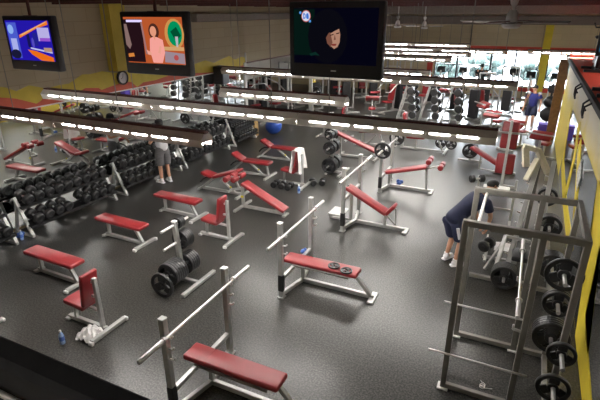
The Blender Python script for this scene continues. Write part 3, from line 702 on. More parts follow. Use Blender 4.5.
MB().bar((-.36, 0, .045), (.36, 0, .045), .07, .06).build('foot_bar', STEEL, r); MB().bar((0, 0, .05), (0, 0, .95), .07).build('post', STEEL, r); MB().cyl((0, 0, .42), (0, -.42, .42), .024).cyl((0, 0, .82), (0, -.3, .82), .024).build('peg', CHROME, r)
for k in range(5): plate((-1.25, 14.95 - .07 - .052 * k, .42), .46, .05, 'large black plate, %s from the post of the rear plate stand' % ordw(k), 'plates on the rear plate stand')
for k in range(2): plate((-1.25, 14.95 - .07 - .042 * k, .82), .3, .04, 'medium black plate, %s on the upper peg of the rear plate stand' % ordw(k), 'plates on the rear plate stand')

# red declined bench behind the far plate tree
r = tag(empty('decline_bench', (-5.15, 13.85, 0)), 'plain red declined bench behind the far plate tree', 'weight bench')
pad_mb((-.1, 0, .72), (1.2, 0, .25), .29, .08).build('pad', RED, r)
f = MB(); f.bar((0, 0, .05), (1.2, 0, .05), .07); f.bar((0, 0, .05), (0, 0, .66), .06); f.bar((1.1, 0, .05), (1.1, 0, .27), .06); f.bar((-.02, -.35, .045), (-.02, .35, .045), .07, .06); f.bar((1.2, -.3, .045), (1.2, .3, .045), .07, .06); f.build('base_frame', STEEL, r)
for s in (-1, 1): MB().lathe([(0, 0), (.06, 0), (.07, .02), (.07, .2), (.06, .22), (0, .22)], p=(-.2, s * .04, .72), axis=(0, s, 0)).build('roller_pad', RED, r)

# ------------------------------------------------------------------ power rack
r = tag(empty('power_rack', (-.36, 4.9, 0)), 'tall grey power rack with plate pegs at lower right', 'power rack')
D = 1.12; W1, W2 = .76, 1.15
for x in (0, W1, W2):
    for y in (0, D):
        MB().bar((x, y, .0), (x, y, 2.3), .065, .065).build('post', DSTEEL, r)
t = MB()
for y in (0, D): t.bar((-.03, y, 2.28), (W2 + .03, y, 2.28), .06, .07)
t.bar((W2, 0, 2.28), (W2, D, 2.28), .06, .07); t.build('top_frame', DSTEEL, r)
t = MB()
for y in (0, D): t.bar((0, y, .05), (W2, y, .05), .06, .07)
t.bar((W2, 0, .05), (W2, D, .05), .06); t.build('base_frame', DSTEEL, r)
MB().cyl((.12, 0, 2.25), (.12, D, 2.25), .018).build('pull_up_bar', WHITE, r)
for y in (.0, D): MB().cyl((-.22, y - .045, .55), (W1 + .12, y - .045, .55), .014).build('safety_bar', CHROME, r)
for x, y in ((0, 0), (W1, 0), (0, D), (W1, D)): MB().box((x, y, .012), (.13, .13, .024), bev=.005).build('foot', WHITE, r)
for y in (0, D):
    MB().bar((W1 - .03, y, 1.09), (W1 - .11, y, 1.10), .03).bar((W1 - .11, y, 1.09), (W1 - .11, y, 1.16), .025).build('bar_hook', CHROME, r)
for y, z in ((0, .98), (0, .52), (D, 1.35), (D, .95), (D, .5)):
    MB().cyl((W2, y, z), (W2, y - .34, z), .024).build('plate_peg', CHROME, r)
barbell((-.36 + W1 - .075, 6.16, 1.14), 'chrome barbell resting in the tall power rack', L=2.15)
for y, z, n, d, nm in ((0, .98, 1, .30, 'upper near'), (0, .52, 1, .36, 'lower near'), (D, 1.35, 1, .45, 'top far'), (D, .95, 2, .36, 'middle far'), (D, .5, 4, .45, 'bottom far')):
    for k in range(n): plate((.79, 4.9 + y - .07 - .05 * k, z), d, .045, 'black grip plate on the %s peg of the power rack%s' % (nm, '' if n == 1 else ', %s outward' % ordw(k)), 'plates on the power rack')
for k in range(3): plate((.98, 4.55 + .055 * k, .226), .45, .05, 'black plate standing on the floor at lower right, %s from the front' % ordw(k), 'plates on the floor by the right wall')
r = tag(empty('collar_clip', (.09, 4.98 + .1, 0)), 'small chrome bar clip on the floor inside the power rack', 'clip')
t = MB(); t.tube([(.03 * math.cos(a * .7), .03 * math.sin(a * .7), .012 + .003 * a) for a in range(22)], .005); t.build('coil', CHROME, r)
MB().bar((.03, 0, .02), (.12, .02, .025), .01).bar((0, .03, .06), (-.03, .11, .03), .01).build('grip', CHROME, r)

# ------------------------------------------------------------------ leg press with inclined notched rails
r = tag(empty('leg_press', (.28, 7.8, 0)), 'grey leg press with steep notched rails and cream sled', 'exercise machine')
f = MB(); f.bar((-.68, 0, .05), (.66, 0, .05), .07); f.bar((-.5, 2.1, .05), (.66, 2.1, .05), .07); f.bar((.6, 0, .05), (.6, 2.1, .05), .07); f.build('base_frame', DSTEEL, r)
for x0, x1 in ((-.12, .16), (.28, .42)):
    q = MB().bar((x0, -.0, .12), (x1, 1.95, 1.72), .085, .07)
    o = q.build('rail', STEEL, r)
    for k in range(9):
        t = .18 + .085 * k; P = Vector((x0, 0, .12)).lerp(Vector((x1, 1.95, 1.72)), t); MB().cyl(P + Vector((-.02, 0, .0)), P + Vector((-.10, -.02, .03)), .012, seg=8).build('notch_peg', CHROME, o)
for a_, b_ in (((.16, 2.0, .05), (.18, 1.9, 1.7)), ((.42, 2.0, .05), (.44, 1.9, 1.7))): MB().bar(a_, b_, .07).build('rear_post', DSTEEL, r)
s = MB(); s.bar((-.15, 1.85, 2.0), (.12, 1.9, 1.93), .15, .08); s.bar((-.12, 1.88, 1.98), (-.05, 1.75, 1.62), .12, .07); s.bar((.1, 1.9, 1.95), (.34, 1.75, 1.55), .14, .07); s.bar((.12, 1.78, 1.8), (-.02, 1.55, 1.42), .10, .05); s.bar((.34, 1.8, 1.6), (.34, 1.85, 1.38), .1, .06); s.build('sled', CREAMP, r)
pad_mb((-.05, .28, .42), (.25, .28, .42), .4, .09).build('seat', IRON, r)
k = MB(); k.bar((-.3, .0, .05), (-.2, .35, .75), .06); k.bar((-.2, .35, .75), (.2, .35, .72), .05); k.bar((-.45, .3, .05), (-.2, .5, .6), .05); k.build('seat_frame', STEEL, r)
LP = ((.40, 1.7, 1.13, 3, .36, 'top'), (.47, 1.0, .85, 4, .42, 'middle'), (.56, .2, .5, 5, .45, 'bottom'), (-.12, -.05, .26, 5, .42, 'front'))
for x, y, z, n, d, nm in LP:
    MB().cyl((x, y + .1, z), (x, y - .34, z), .024).build('plate_peg', CHROME, r)
    for k in range(n): plate((.28 + x, 7.8 + y - .02 - .047 * k, z), d, .045, 'black plate on the %s peg of the leg press, %s from the frame' % (nm, ordw(k)), 'plates on the leg press')
MB().bar((.40, 1.78, .05), (.40, 1.78, 1.2), .06).build('peg_post', DSTEEL, r); MB().bar((.47, 1.1, .05), (.47, 1.1, .9), .06).build('peg_post', DSTEEL, r); MB().bar((.56, .3, .05), (.56, .3, .56), .06).build('peg_post', DSTEEL, r)

# red chest supported machine behind
P = at(501, 187)
r = tag(empty('chest_press', (P.x, P.y, 0)), 'tall machine with two red back pads behind the bending man', 'exercise machine')
MB().bar((0, -.05, .0), (0, .25, 1.75), .07).build('post', STEEL, r)
pad_mb((0, .2, .38), (0, .32, .95), .46, .09).build('seat', RED, r) if False else None
MB().box((0, .26, .58), (.46, .1, .55), rotX(-.15), bev=.04, seg=3).build('lower_pad', RED, r)
MB().box((0, .42, 1.32), (.42, .1, .72), rotX(-.15), bev=.06, seg=3).build('upper_pad', RED, r)
MB().bar((-.4, .36, 1.4), (.4, .36, 1.4), .05).bar((-.42, .36, 1.4), (-.42, .1, 1.35), .04).bar((.42, .36, 1.4), (.42, .1, 1.35), .04).build('handle', STEEL, r)
MB().bar((-.35, 0, .04), (.35, 0, .04), .07).bar((0, 0, .04), (0, 1.2, .04), .07).bar((-.3, 1.2, .04), (.3, 1.2, .04), .07).build('base_frame', STEEL, r)
pad_mb((-1.0, 1.35, .62), (-.2, 1.0, .3), .26, .08).build('leg_pad', RED, r)
MB().bar((-.7, 1.25, .04), (-.7, 1.25, .5), .05).bar((-.7, 1.25, .05), (0, 1.1, .05), .05).build('leg_pad_post', STEEL, r)

# small bench with dumbbells in front of the bending man
P = at(497, 222)
r = tag(empty('preacher_stand', (-.25, 10.55, 0)), 'low silver stand with a pale pad beyond the bending man', 'exercise machine')
MB().box((0, 0, .72), (.55, .35, .06), rotX(.25), bev=.02).build('pad', WHITE, r)
f = MB()
for s in (-1, 1): f.bar((s * .38, 0, .0), (s * .38, .05, 1.0), .055); f.bar((s * .38, -.3, .03), (s * .38, .3, .03), .06)
f.bar((-.38, 0, .62), (.38, 0, .62), .05); f.bar((-.38, 0, .3), (.38, 0, .3), .05); f.build('frame', STEEL, r)
dumbbell((-.66, 10.4, .98), .085, .1, 'black dumbbell hooked on the low silver stand', 'dumbbells by the bending man', rz=.5)
MB_ = MB()
# bench the man reaches towards, with loaded short bar and towel
r = tag(empty('curl_bench', (.0, 8.62, 0)), 'small silver bench holding the short bar the man grips', 'exercise machine')
f = MB(); f.bar((-.25, 0, .04), (.35, 0, .04), .06); f.bar((-.2, -.2, .04), (-.2, .2, .04), .05); f.bar((.05, 0, .04), (.05, 0, .34), .06); f.bar((-.2, 0, .32), (.25, 0, .34), .05); f.build('frame', STEEL, r)
MB().cyl((-.22, -.24, .39), (-.22, .24, .39), .016).build('rest_bar', CHROME, r)
dumbbell((-.2, 8.3, .40 + .05), .105, .1, 'round black dumbbell gripped by the bending man', 'dumbbells by the bending man', rz=1.2)

def cloth(verts_f, nu, nv, name, label, th=.012, loc=(0, 0, 0), m=TOWEL):
    t = bmesh.new(); g = [[t.verts.new(verts_f(i / nu, j / nv)) for j in range(nv + 1)] for i in range(nu + 1)]
    for i in range(nu):
        for j in range(nv): t.faces.new((g[i][j], g[i + 1][j], g[i + 1][j + 1], g[i][j + 1]))
    bmesh.ops.recalc_face_normals(t, faces=t.faces); bmesh.ops.solidify(t, geom=t.faces[:], thickness=th)
    b = MB(); b._in(t); o = b.build(name, m, loc=loc)
    return tag(o, label, 'towel')
def drape(u, v):   # over the backrest of the far seat
    s = v * 2 - 1; y = (u - .5) * (.36 + .12 * abs(s)) + .02 * math.sin(9 * v)
    if abs(s) < .18: x = .55 + s * .35; z = 1.03
    else: x = .55 + (.075 if s > 0 else -.085) * 1 + .03 * math.sin(8 * u) * abs(s) + (.13 if s > 0 else -.115) * 0 - (.10 * (abs(s) - .18) if s < 0 else -.05 * abs(s)); z = 1.02 - (abs(s) - .18) * (.72 + .06 * math.sin(6 * u))
    return (x, y, z)
cloth(drape, 14, 22, 'towel', 'white towel hung over the back of the far upright seat', loc=(-5.74, 10.75, 0))
def crumple(u, v):
    x = (u - .5) * .3; y = (v - .5) * .3; rr = math.hypot(x, y)
    return (x * (1 + .2 * math.sin(9 * v)), y, max(.012, .17 * (1 - (rr / .19) ** 2) + .035 * math.sin(20 * u + 3) * math.cos(17 * v)) if rr < .19 else .012)
cloth(crumple, 18, 18, 'towel', 'crumpled white towel on the floor by the lower left seat', loc=(-5.17, 3.72, 0))
def fold(u, v): return ((u - .5) * .3, (v - .5) * .34, .02 + .02 * math.sin(3 * u) + .012 * math.sin(9 * v))
cloth(fold, 8, 8, 'towel', 'small white towel on the bench before the bending man', loc=(.08, 8.45, .36))
# bottles
def bottle(loc, label, lying=None):
    r = tag(empty('water_bottle', loc), label, 'bottle', 'water bottles')
    MB().lathe([(0, 0), (.035, 0), (.038, .01), (.036, .06), (.038, .09), (.036, .13), (.03, .16), (.014, .19), (.014, .2), (0, .2)]).build('body', WATER, r)
    MB().lathe([(.0385, .06), (.0385, .13)]).build('wrapper', BPLAST, r)
    MB().lathe([(0, .2), (.016, .2), (.016, .225), (0, .225)]).build('cap', WHITE, r)
bottle((-5.42, 3.44, 0), 'blue water bottle standing on the floor at lower left')
bottle((-4.93, 10.25, 0), 'blue water bottle beside the seat with the towel')
bottle((-9.0, 5.38, 0), 'water bottle with blue cloth on it between the dumbbell racks')
tag(MB().sph((0, 0, .06), .08, (1, 1, .75)).sph((.05, .03, .1), .05).build('cloth', BPLAST, loc=(-9.12, 5.42, 0)), 'blue cloth bunched on the floor between two dumbbell racks', 'cloth')
tag(MB().sph((0, 0, .05), .07, (1, 1, .7)).sph((.05, .05, .08), .05).sph((-.04, .05, .09), .05).build('cloth', BPLAST, loc=(-2.72, 11.95, 0)), 'blue cloth under the declined press bench', 'cloth')
tag(MB().sph((0, 0, .035), .04, (1, 1.5, .8)).sph((.02, .05, .05), .03).build('cloth', BPLAST, loc=(-3.16, 6.72, .375)), 'blue cloth on the crossbar behind the middle press bench', 'cloth')
# dumbbells under the towel seat
for (x, y, l, a) in [(-5.72, 10.42, 'left of the towel seat, front', .1), (-5.5, 10.42, 'under the towel seat, middle', .2), (-5.28, 10.4, 'under the towel seat, right', .0), (-4.86, 10.98, 'on the floor right of the hanging white towel', .6), (-4.62, 11.1, 'on the floor between the towel seat and far plate tree', .3)]:
    dumbbell((x, y, .085), .085, .1, 'black dumbbell ' + l, 'dumbbells on the floor', rz=PI / 2 + a)
# foot of a bench just inside the left edge
flat_bench((-7.28, 3.12, 0), 'bench cut off by the left edge, only its foot showing', 0)

# exercise ball, cabinet, speaker
tag(MB().sph((0, 0, .32), .32, seg=28).build('exercise_ball', BALL, loc=(-8.55, 15.55, 0)), 'large blue exercise ball by the tan cabinet', 'ball')
r = tag(empty('cabinet', (-9.22, 15.0, 0)), 'low tan wooden cabinet at the end of the mirror wall', 'cabinet')
MB().box((0, 0, .42), (.5, .24, .84), bev=.01).build('body', TAN, r); MB().box((0, 0, .86), (.54, .28, .04), bev=.008).build('top', TAN, r)
r = tag(empty('loudspeaker', (-9.28, 13.35, 2.14)), 'black loudspeaker hung on the mural above the white rack', 'speaker')
MB().box((0, 0, .29), (.36, .42, .58), bev=.03, seg=2).build('cabinet', PLASTIC, r); MB().box((.185, 0, .27), (.012, .36, .5), bev=.004).build('grille', BLACK, r); MB().bar((-.2, 0, .4), (0, 0, .6), .04).build('bracket', STEEL, r)

# ------------------------------------------------------------------ far machines
def base(root, w, d, m=STEEL):
    return MB().bar((-w / 2, -d / 2, .04), (w / 2, -d / 2, .04), .07).bar((-w / 2, d / 2, .04), (w / 2, d / 2, .04), .07).bar((0, -d / 2, .04), (0, d / 2, .04), .07).build('base_frame', m, root)
MG = 'machines in the far half of the gym'
def cable_tower(x, y, rz, label, seat=True, H=2.1, w=.7):
    r = tag(empty('cable_machine', (x, y, 0), rz), label, 'exercise machine', MG); base(r, w + .1, 1.2)
    for s in (-1, 1): MB().bar((s * w / 2, .4, .04), (s * w / 2, .4, H), .07).build('post', STEEL, r)
    MB().bar((-w / 2, .4, H), (w / 2, .4, H), .08).bar((0, .4, H), (0, -.3, H), .07).build('top_arm', STEEL, r)
    MB().box((0, .4, .75), (w * .55, .16, 1.1), bev=.01).build('weight_stack', BLACK, r)
    MB().cyl((0, -.25, H - .05), (0, -.25, H - .5), .008).tube([(-.45, -.25, H - .6), (-.3, -.25, H - .5), (.3, -.25, H - .5), (.45, -.25, H - .6)], .015).build('pull_bar', CHROME, r)
    if seat:
        pad_mb((-.0, -.45, .45), (-.0, -.08, .45), .32, .08).build('seat', RED, r); MB().bar((0, -.27, .05), (0, -.27, .45), .06).build('seat_post', STEEL, r)
        MB().lathe([(0, -.25), (.06, -.25), (.06, .25), (0, .25)], p=(0, .0, .68), axis=(1, 0, 0)).build('thigh_roller', RED, r)
def press_machine(x, y, rz, label, col=RED):
    r = tag(empty('press_machine', (x, y, 0), rz), label, 'exercise machine', MG); base(r, .8, 1.2)
    pad_mb((0, -.3, .45), (0, .1, .43), .36, .09).build('seat', col, r); MB().box((0, .2, .9), (.34, .1, .75), rotX(-.18), bev=.04, seg=2).build('backrest', col, r)
    MB().bar((0, .32, .05), (0, .42, 1.6), .08).bar((0, -.1, .05), (0, -.1, .44), .06).build('frame', STEEL, r)
    for s in (-1, 1):
        MB().bar((s * .12, .4, 1.55), (s * .42, .1, 1.35), .05).bar((s * .42, .1, 1.35), (s * .42, -.35, 1.0), .05).cyl((s * .42, -.35, 1.0), (s * .24, -.4, .98), .02).build('lever_arm', STEEL, r)
    MB().box((0, .62, .7), (.4, .2, 1.2), bev=.01).build('weight_stack', PLASTIC, r)
def elliptical(x, y, rz, label, body=WHITE):
    r = tag(empty('elliptical_trainer', (x, y, 0), rz), label, 'cardio machine', MG)
    MB().lathe([(0, -.1), (.34, -.1), (.36, -.06), (.36, .06), (.34, .1), (0, .1)], p=(0, .45, .42), axis=(1, 0, 0)).box((0, 0, .06), (.5, 1.5, .1), bev=.03).build('body', DSTEEL, r)
    MB().bar((0, .35, .5), (0, .25, 1.5), .08).build('mast', body, r)
    MB().box((0, .2, 1.55), (.42, .08, .32), rotX(.4), bev=.03, seg=2).build('console', PLASTIC, r); MB().box((0, .155, 1.55), (.3, .02, .18), rotX(.4)).build('display', PLASTIC, r)
    for s in (-1, 1):
        MB().tube([(s * .28, .2, .5), (s * .3, .05, 1.1), (s * .32, -.1, 1.55), (s * .3, -.18, 1.75)], .022).build('arm', BLACK, r)
        MB().box((s * .16, -.25, .28 + .08 * s), (.16, .4, .04), bev=.01).bar((s * .16, .4, .42), (s * .16, -.5, .2 + .06 * s), .04).build('pedal', BLACK, r)
def treadmill(x, y, rz, label):
    r = tag(empty('treadmill', (x, y, 0), rz), label, 'cardio machine', MG)
    MB().box((0, 0, .1), (.8, 1.9, .16), bev=.03).build('deck', DSTEEL, r); MB().box((0, -.05, .185), (.5, 1.7, .012)).build('belt', BLACK, r)
    for s in (-1, 1): MB().bar((s * .38, .8, .15), (s * .38, .65, 1.3), .07).bar((s * .38, .65, 1.1), (s * .38, .2, 1.05), .05).build('upright', WHITE, r)
    MB().box((0, .62, 1.38), (.8, .1, .34), rotX(.35), bev=.03).build('console', PLASTIC, r)
def curl_bench(x, y, rz, label):
    r = tag(empty('preacher_bench', (x, y, 0), rz), label, 'weight bench', MG); base(r, .6, 1.1)
    pad_mb((0, -.45, .5), (0, -.12, .5), .3, .09).build('seat', RED, r); MB().box((0, .18, .88), (.6, .34, .09), rotX(-.6), bev=.03, seg=2).build('arm_pad', RED, r)
    MB().bar((0, -.28, .05), (0, -.28, .5), .06).bar((0, .2, .05), (0, .2, .85), .06).bar((-.4, .35, .95), (.4, .35, .95), .04).build('frame', STEEL, r)
def smith(x, y, rz, label, n=1):
    r = tag(empty('smith_machine', (x, y, 0), rz), label, 'exercise machine', MG); base(r, 1.5, 1.2)
    for s in (-1, 1):
        MB().bar((s * .7, .5, .04), (s * .7, .5, 2.15), .07).build('post', STEEL, r); MB().cyl((s * .62, .3, .1), (s * .62, .42, 2.1), .02).build('guide_rod', CHROME, r)
    MB().bar((-.7, .5, 2.15), (.7, .5, 2.15), .07).build('top_beam', STEEL, r)
    MB().cyl((-1.0, .34, 1.1), (1.0, .34, 1.1), .02).build('bar', CHROME, r)
    for s in (-1, 1): plate(r.matrix_world @ Vector((0, 0, 0)) if False else (x + math.cos(rz) * s * .82 - math.sin(rz) * .34, y + math.sin(rz) * s * .82 + math.cos(rz) * .34, 1.1), .45, .08, 'black plate on the %s end of the bar of the %s' % (['left', 'right'][s > 0], SM[0]), 'plates on distant machines', axis='x' if abs(math.cos(rz)) > .7 else 'y')
SM = ['far guided bar rack']

def barbell_rack(x, y, rz, label, nm):
    r = tag(empty('barbell_rack', (x, y, 0), rz), label, 'barbell rack', MG)
    for s in (-1, 1):
        MB().bar((s * .45, -.25, .02), (s * .45, .02, 1.75), .06).bar((s * .45, .45, .02), (s * .45, .05, 1.75), .06).bar((s * .45, -.3, .03), (s * .45, .5, .03), .06).build('frame_side', STEEL, r)
    MB().bar((-.45, .03, 1.72), (.45, .03, 1.72), .05).build('crossbar', STEEL, r); MB().bar((-.45, .1, .1), (.45, .1, .1), .05).build('crossbar', STEEL, r)
    for k in range(5):
        z = .4 + .32 * k; yy = -.26 + .05 * k
        for s in (-1, 1): MB().bar((s * .45, yy + .08, z - .03), (s * .45, yy - .05, z - .02), .04).build('hook', STEEL, r)
        b = empty('fixed_barbell', (x + math.cos(rz) * 0 - math.sin(rz) * yy, y + math.cos(rz) * yy, z + .02), rz)
        tag(b, 'short fixed barbell with round black ends, %s from the bottom of the %s' % (ordw(k), nm), 'barbell', 'fixed barbells on the ' + nm)
        MB().cyl((-.62, 0, 0), (.62, 0, 0), .015).build('shaft', CHROME, b)
        for s in (-1, 1): MB().lathe([(0, 0), (.13, 0), (.15, .02), (.15, .2), (.13, .22), (0, .22)], p=(s * .62, 0, 0), axis=(s, 0, 0)).build('head', BLACK, b)
for x_, y_, n_ in ((-4.4, 20.0, 'left'), (-3.5, 20.15, 'middle'), (-2.6, 20.3, 'right')):
    barbell_rack(x_, y_, PI / 2 + .1, 'silver rack of fixed barbells with round black ends, %s one of three in mid distance' % n_, '%s barbell rack' % n_)

curl_bench(-5.9, 19.6, .3, 'red preacher bench left of the three barbell racks')
press_machine(-5.7, 21.5, -.5, 'red seated press machine just left of the three barbell racks')
cable_tower(-7.5, 21.0, .6, 'black stack cable machine beyond the red preacher bench', seat=False)
cable_tower(-6.7, 22.6, .5, 'silver cable machine behind the red preacher bench')
cable_tower(-8.6, 20.2, .9, 'cable machine right of the yellow alcove pillar', seat=False)
smith(-8.3, 18.2, 1.2, 'silver guided bar rack near the alcove, with black plates')
cable_tower(-9.0, 23.5, .9, 'tall cable machine at the far end of the alcove')
cable_tower(-10.3, 17.2, 1.3, 'cable machine inside the alcove, nearest one')
press_machine(-10.4, 19.0, 1.4, 'red press machine inside the alcove')
cable_tower(-10.5, 20.9, 1.3, 'cable machine inside the alcove, farther one')
press_machine(-8.2, 25.2, .4, 'red press machine near the far wall, left end')
cable_tower(-6.8, 26.2, .2, 'cable machine against the far wall, left of the windows')
cable_tower(-5.8, 24.6, .3, 'red seat cable machine in front of the red window column')
press_machine(-4.6, 24.0, -.3, 'red press machine below the left window')
elliptical(-4.2, 26.3, PI, 'cardio trainer at the left window')
treadmill(-2.15, 26.0, 0, 'treadmill under the person in black')
elliptical(-3.1, 26.4, PI, 'cardio trainer left of the person in black')
press_machine(-2.7, 22.4, .4, 'red press machine right of the three barbell racks')
cable_tower(-1.7, 24.2, PI, 'cable machine in front of the third window', H=1.7)
press_machine(-1.6, 21.8, 2.6, 'red press machine in the bright middle of the far floor')
elliptical(.1, 25.6, PI, 'white cardio trainer behind the man in blue')
elliptical(-.7, 26.5, PI, 'white cardio trainer at the fourth window')
treadmill(1.4, 26.2, 0, 'treadmill right of the yellow window column')
press_machine(2.6, 25.8, 0, 'press machine in the far right corner')
curl_bench(-.05, 17.2, 2.6, 'red topped stool bench in front of the man in blue')
curl_bench(.7, 15.8, 2.8, 'red preacher bench against the right partition before the brown pilaster')
k_ = 0
for x, y, a, t, l in [(-1.3, 20.3, 2.2, 2, 'red preacher bench in the bright far floor cluster'), (-.6, 23.4, PI - .3, 1, 'cable machine at the right of the bright far cluster'), (-3.6, 23.0, -.4, 2, 'red preacher bench behind the three barbell racks'), (-.9, 18.6, 2.8, 2, 'red preacher bench at the front right of the bright far floor'), ]:
    (press_machine, cable_tower, curl_bench)[t](x, y, a, l)
utility_seat((-7.0, 17.5, 0), 'distant upright red seat under the second light row')
def low_base(x, y, label):
    r = tag(empty('seated_row', (x, y, 0)), label, 'weight bench', MG)
    MB().bar((-.6, 0, .05), (.6, 0, .05), .07).bar((.6, -.45, .05), (.6, .45, .05), .07).bar((-.6, -.3, .05), (-.6, .3, .05), .06).bar((.35, 0, .05), (.2, 0, .5), .06).bar((-.2, 0, .05), (.1, 0, .4), .05).build('frame', STEEL, r)
    pad_mb((-.5, 0, .45), (.3, 0, .5), .3, .09).build('pad', RED, r); MB().bar((-.4, 0, .05), (-.4, 0, .45), .06).build('leg', STEEL, r)
low_base(-4.55, 15.5, 'red bench on silver frame mostly hidden behind the second light row')
low_base(-6.2, 15.9, 'red bench with black plates hidden behind the light row, right of the ball')
plate((-6.2, 15.55, .225), .45, .06, 'black plate standing on the floor under the light row, front', 'loose plates')
plate((-6.12, 15.62, .225), .45, .06, 'black plate standing on the floor under the light row, back', 'loose plates')
r = tag(empty('leg_curl_machine', (-2.9, 15.6, 0)), 'red leg machine with low plates behind the declined bench', 'exercise machine')
pad_mb((-.5, 0, .4), (.1, 0, .42), .32, .09).build('seat', RED, r); MB().box((-.6, 0, .85), (.1, .34, .8), rotY(-.1), bev=.04).build('backrest', RED, r)
MB().bar((-.65, 0, .05), (-.68, 0, 1.3), .07).bar((-.7, 0, .05), (.8, 0, .05), .07).bar((.8, -.4, .05), (.8, .4, .05), .07).bar((-.2, 0, .05), (-.2, 0, .4), .06).bar((.7, 0, .05), (.5, 0, .5), .05).build('frame', STEEL, r)
plate((-1.95, 15.7, .3), .36, .06, 'black plate low on the red leg machine, front', 'loose plates'); plate((-2.3, 15.75, .3), .36, .06, 'black plate low on the red leg machine, back', 'loose plates')
# punching post with black balls near the pilaster, cooler bag
P = at(545, 128)
r = tag(empty('kettlebell_tree', (P.x, P.y, 0)), 'black stacked ball tree right of the man in blue', 'weight rack')
MB().cyl((0, 0, 0), (0, 0, 1.75), .04).cyl((0, 0, 0), (0, 0, .04), .3).build('post', BLACK, r)
for z, q in ((.55, .3), (1.05, .24), (1.55, .18)): MB().sph((0, 0, z), q, (1, 1, .95)).build('ball', BLACK, r)
P = at(545, 134)
r = tag(empty('cooler_box', (P.x - .05, P.y - .6, 0)), 'violet box on the floor by the brown pilaster', 'box')
MB().box((0, 0, .24), (.5, .4, .46), bev=.03).build('body', PURPLE, r); MB().box((0, 0, .5), (.52, .42, .07), bev=.02).build('lid', PURPLE, r)
# on the upper deck
r = tag(empty('exercise_bike', (1.58, 14.6, 2.89)), 'black exercise bike on the red upper deck', 'cardio machine')
MB().bar((-.3, 0, .03), (.3, 0, .03), .08).bar((-.3, .9, .03), (.3, .9, .03), .08).bar((0, 0, .05), (0, .9, .05), .09).build('base_frame', BLACK, r)
MB().lathe([(0, -.05), (.26, -.05), (.28, 0), (.26, .05), (0, .05)], p=(0, .2, .38), axis=(1, 0, 0)).build('flywheel', BLACK, r)
MB().bar((0, .15, .1), (0, .05, 1.1), .07).tube([(-.28, -.1, 1.2), (-.22, .1, 1.1), (.22, .1, 1.1), (.28, -.1, 1.2)], .02).build('handlebar', BLACK, r)
MB().bar((0, .75, .05), (0, .7, .8), .06).box((0, .72, .84), (.26, .28, .08), bev=.03).build('saddle', BLACK, r)
r = tag(empty('exercise_bike', (1.5, 10.3, 2.89)), 'dark exercise bike at the right edge of the red deck', 'cardio machine')
MB().bar((-.3, 0, .03), (.3, 0, .03), .08).bar((-.3, .9, .03), (.3, .9, .03), .08).bar((0, 0, .05), (0, .9, .05), .09).build('base_frame', BLACK, r)
MB().lathe([(0, -.05), (.26, -.05), (.28, 0), (.26, .05), (0, .05)], p=(0, .2, .38), axis=(1, 0, 0)).build('flywheel', BLACK, r)
MB().bar((0, .15, .1), (0, .05, 1.1), .07).tube([(-.28, -.1, 1.2), (-.22, .1, 1.1), (.22, .1, 1.1), (.28, -.1, 1.2)], .02).build('handlebar', BLACK, r)
MB().bar((0, .75, .05), (0, .7, .8), .06).box((0, .72, .84), (.26, .28, .08), bev=.03).build('saddle', BLACK, r)
tag(MB().box((0, 0, .1), (.5, .9, .2), bev=.03).build('step_platform', WHITE, loc=(1.95, 16.9, 2.89)), 'pale step platform on the red upper deck', 'step')  # made-up box, stands in for a pinkish-white bright patch

# ------------------------------------------------------------------ people
def skin_mesh(name, verts, edges, mats, parent, root=0, sub=2, extra=None):
    me = bpy.data.meshes.new(name); me.from_pydata([v[0] for v in verts], edges, []); o = bpy.data.objects.new(name, me); COL.objects.link(o)
    md = o.modifiers.new('s', 'SKIN'); md.use_smooth_shade = True; md.branch_smoothing = .6
    for i, v in enumerate(verts):
        sv = me.skin_vertices[0].data[i]; sv.radius = v[1] if isinstance(v[1], tuple) else (v[1], v[1]); sv.use_root = (i == root)
    o.modifiers.new('d', 'SUBSURF').levels = sub; o.modifiers['d'].render_levels = sub
    dg = bpy.context.evaluated_depsgraph_get(); dg.update()
    nm = bpy.data.meshes.new_from_object(o.evaluated_get(dg)); bpy.data.objects.remove(o)
    bm = bmesh.new(); bm.from_mesh(nm); bpy.data.meshes.remove(nm)
    for f in bm.faces: f.material_index = 0
    b = MB(); b.bm.free(); b.bm = bm
    if extra: extra(b)
    ob = b.build(name, mats, parent); ob.data.polygons.foreach_set('use_smooth', [True] * len(ob.data.polygons))
    return ob
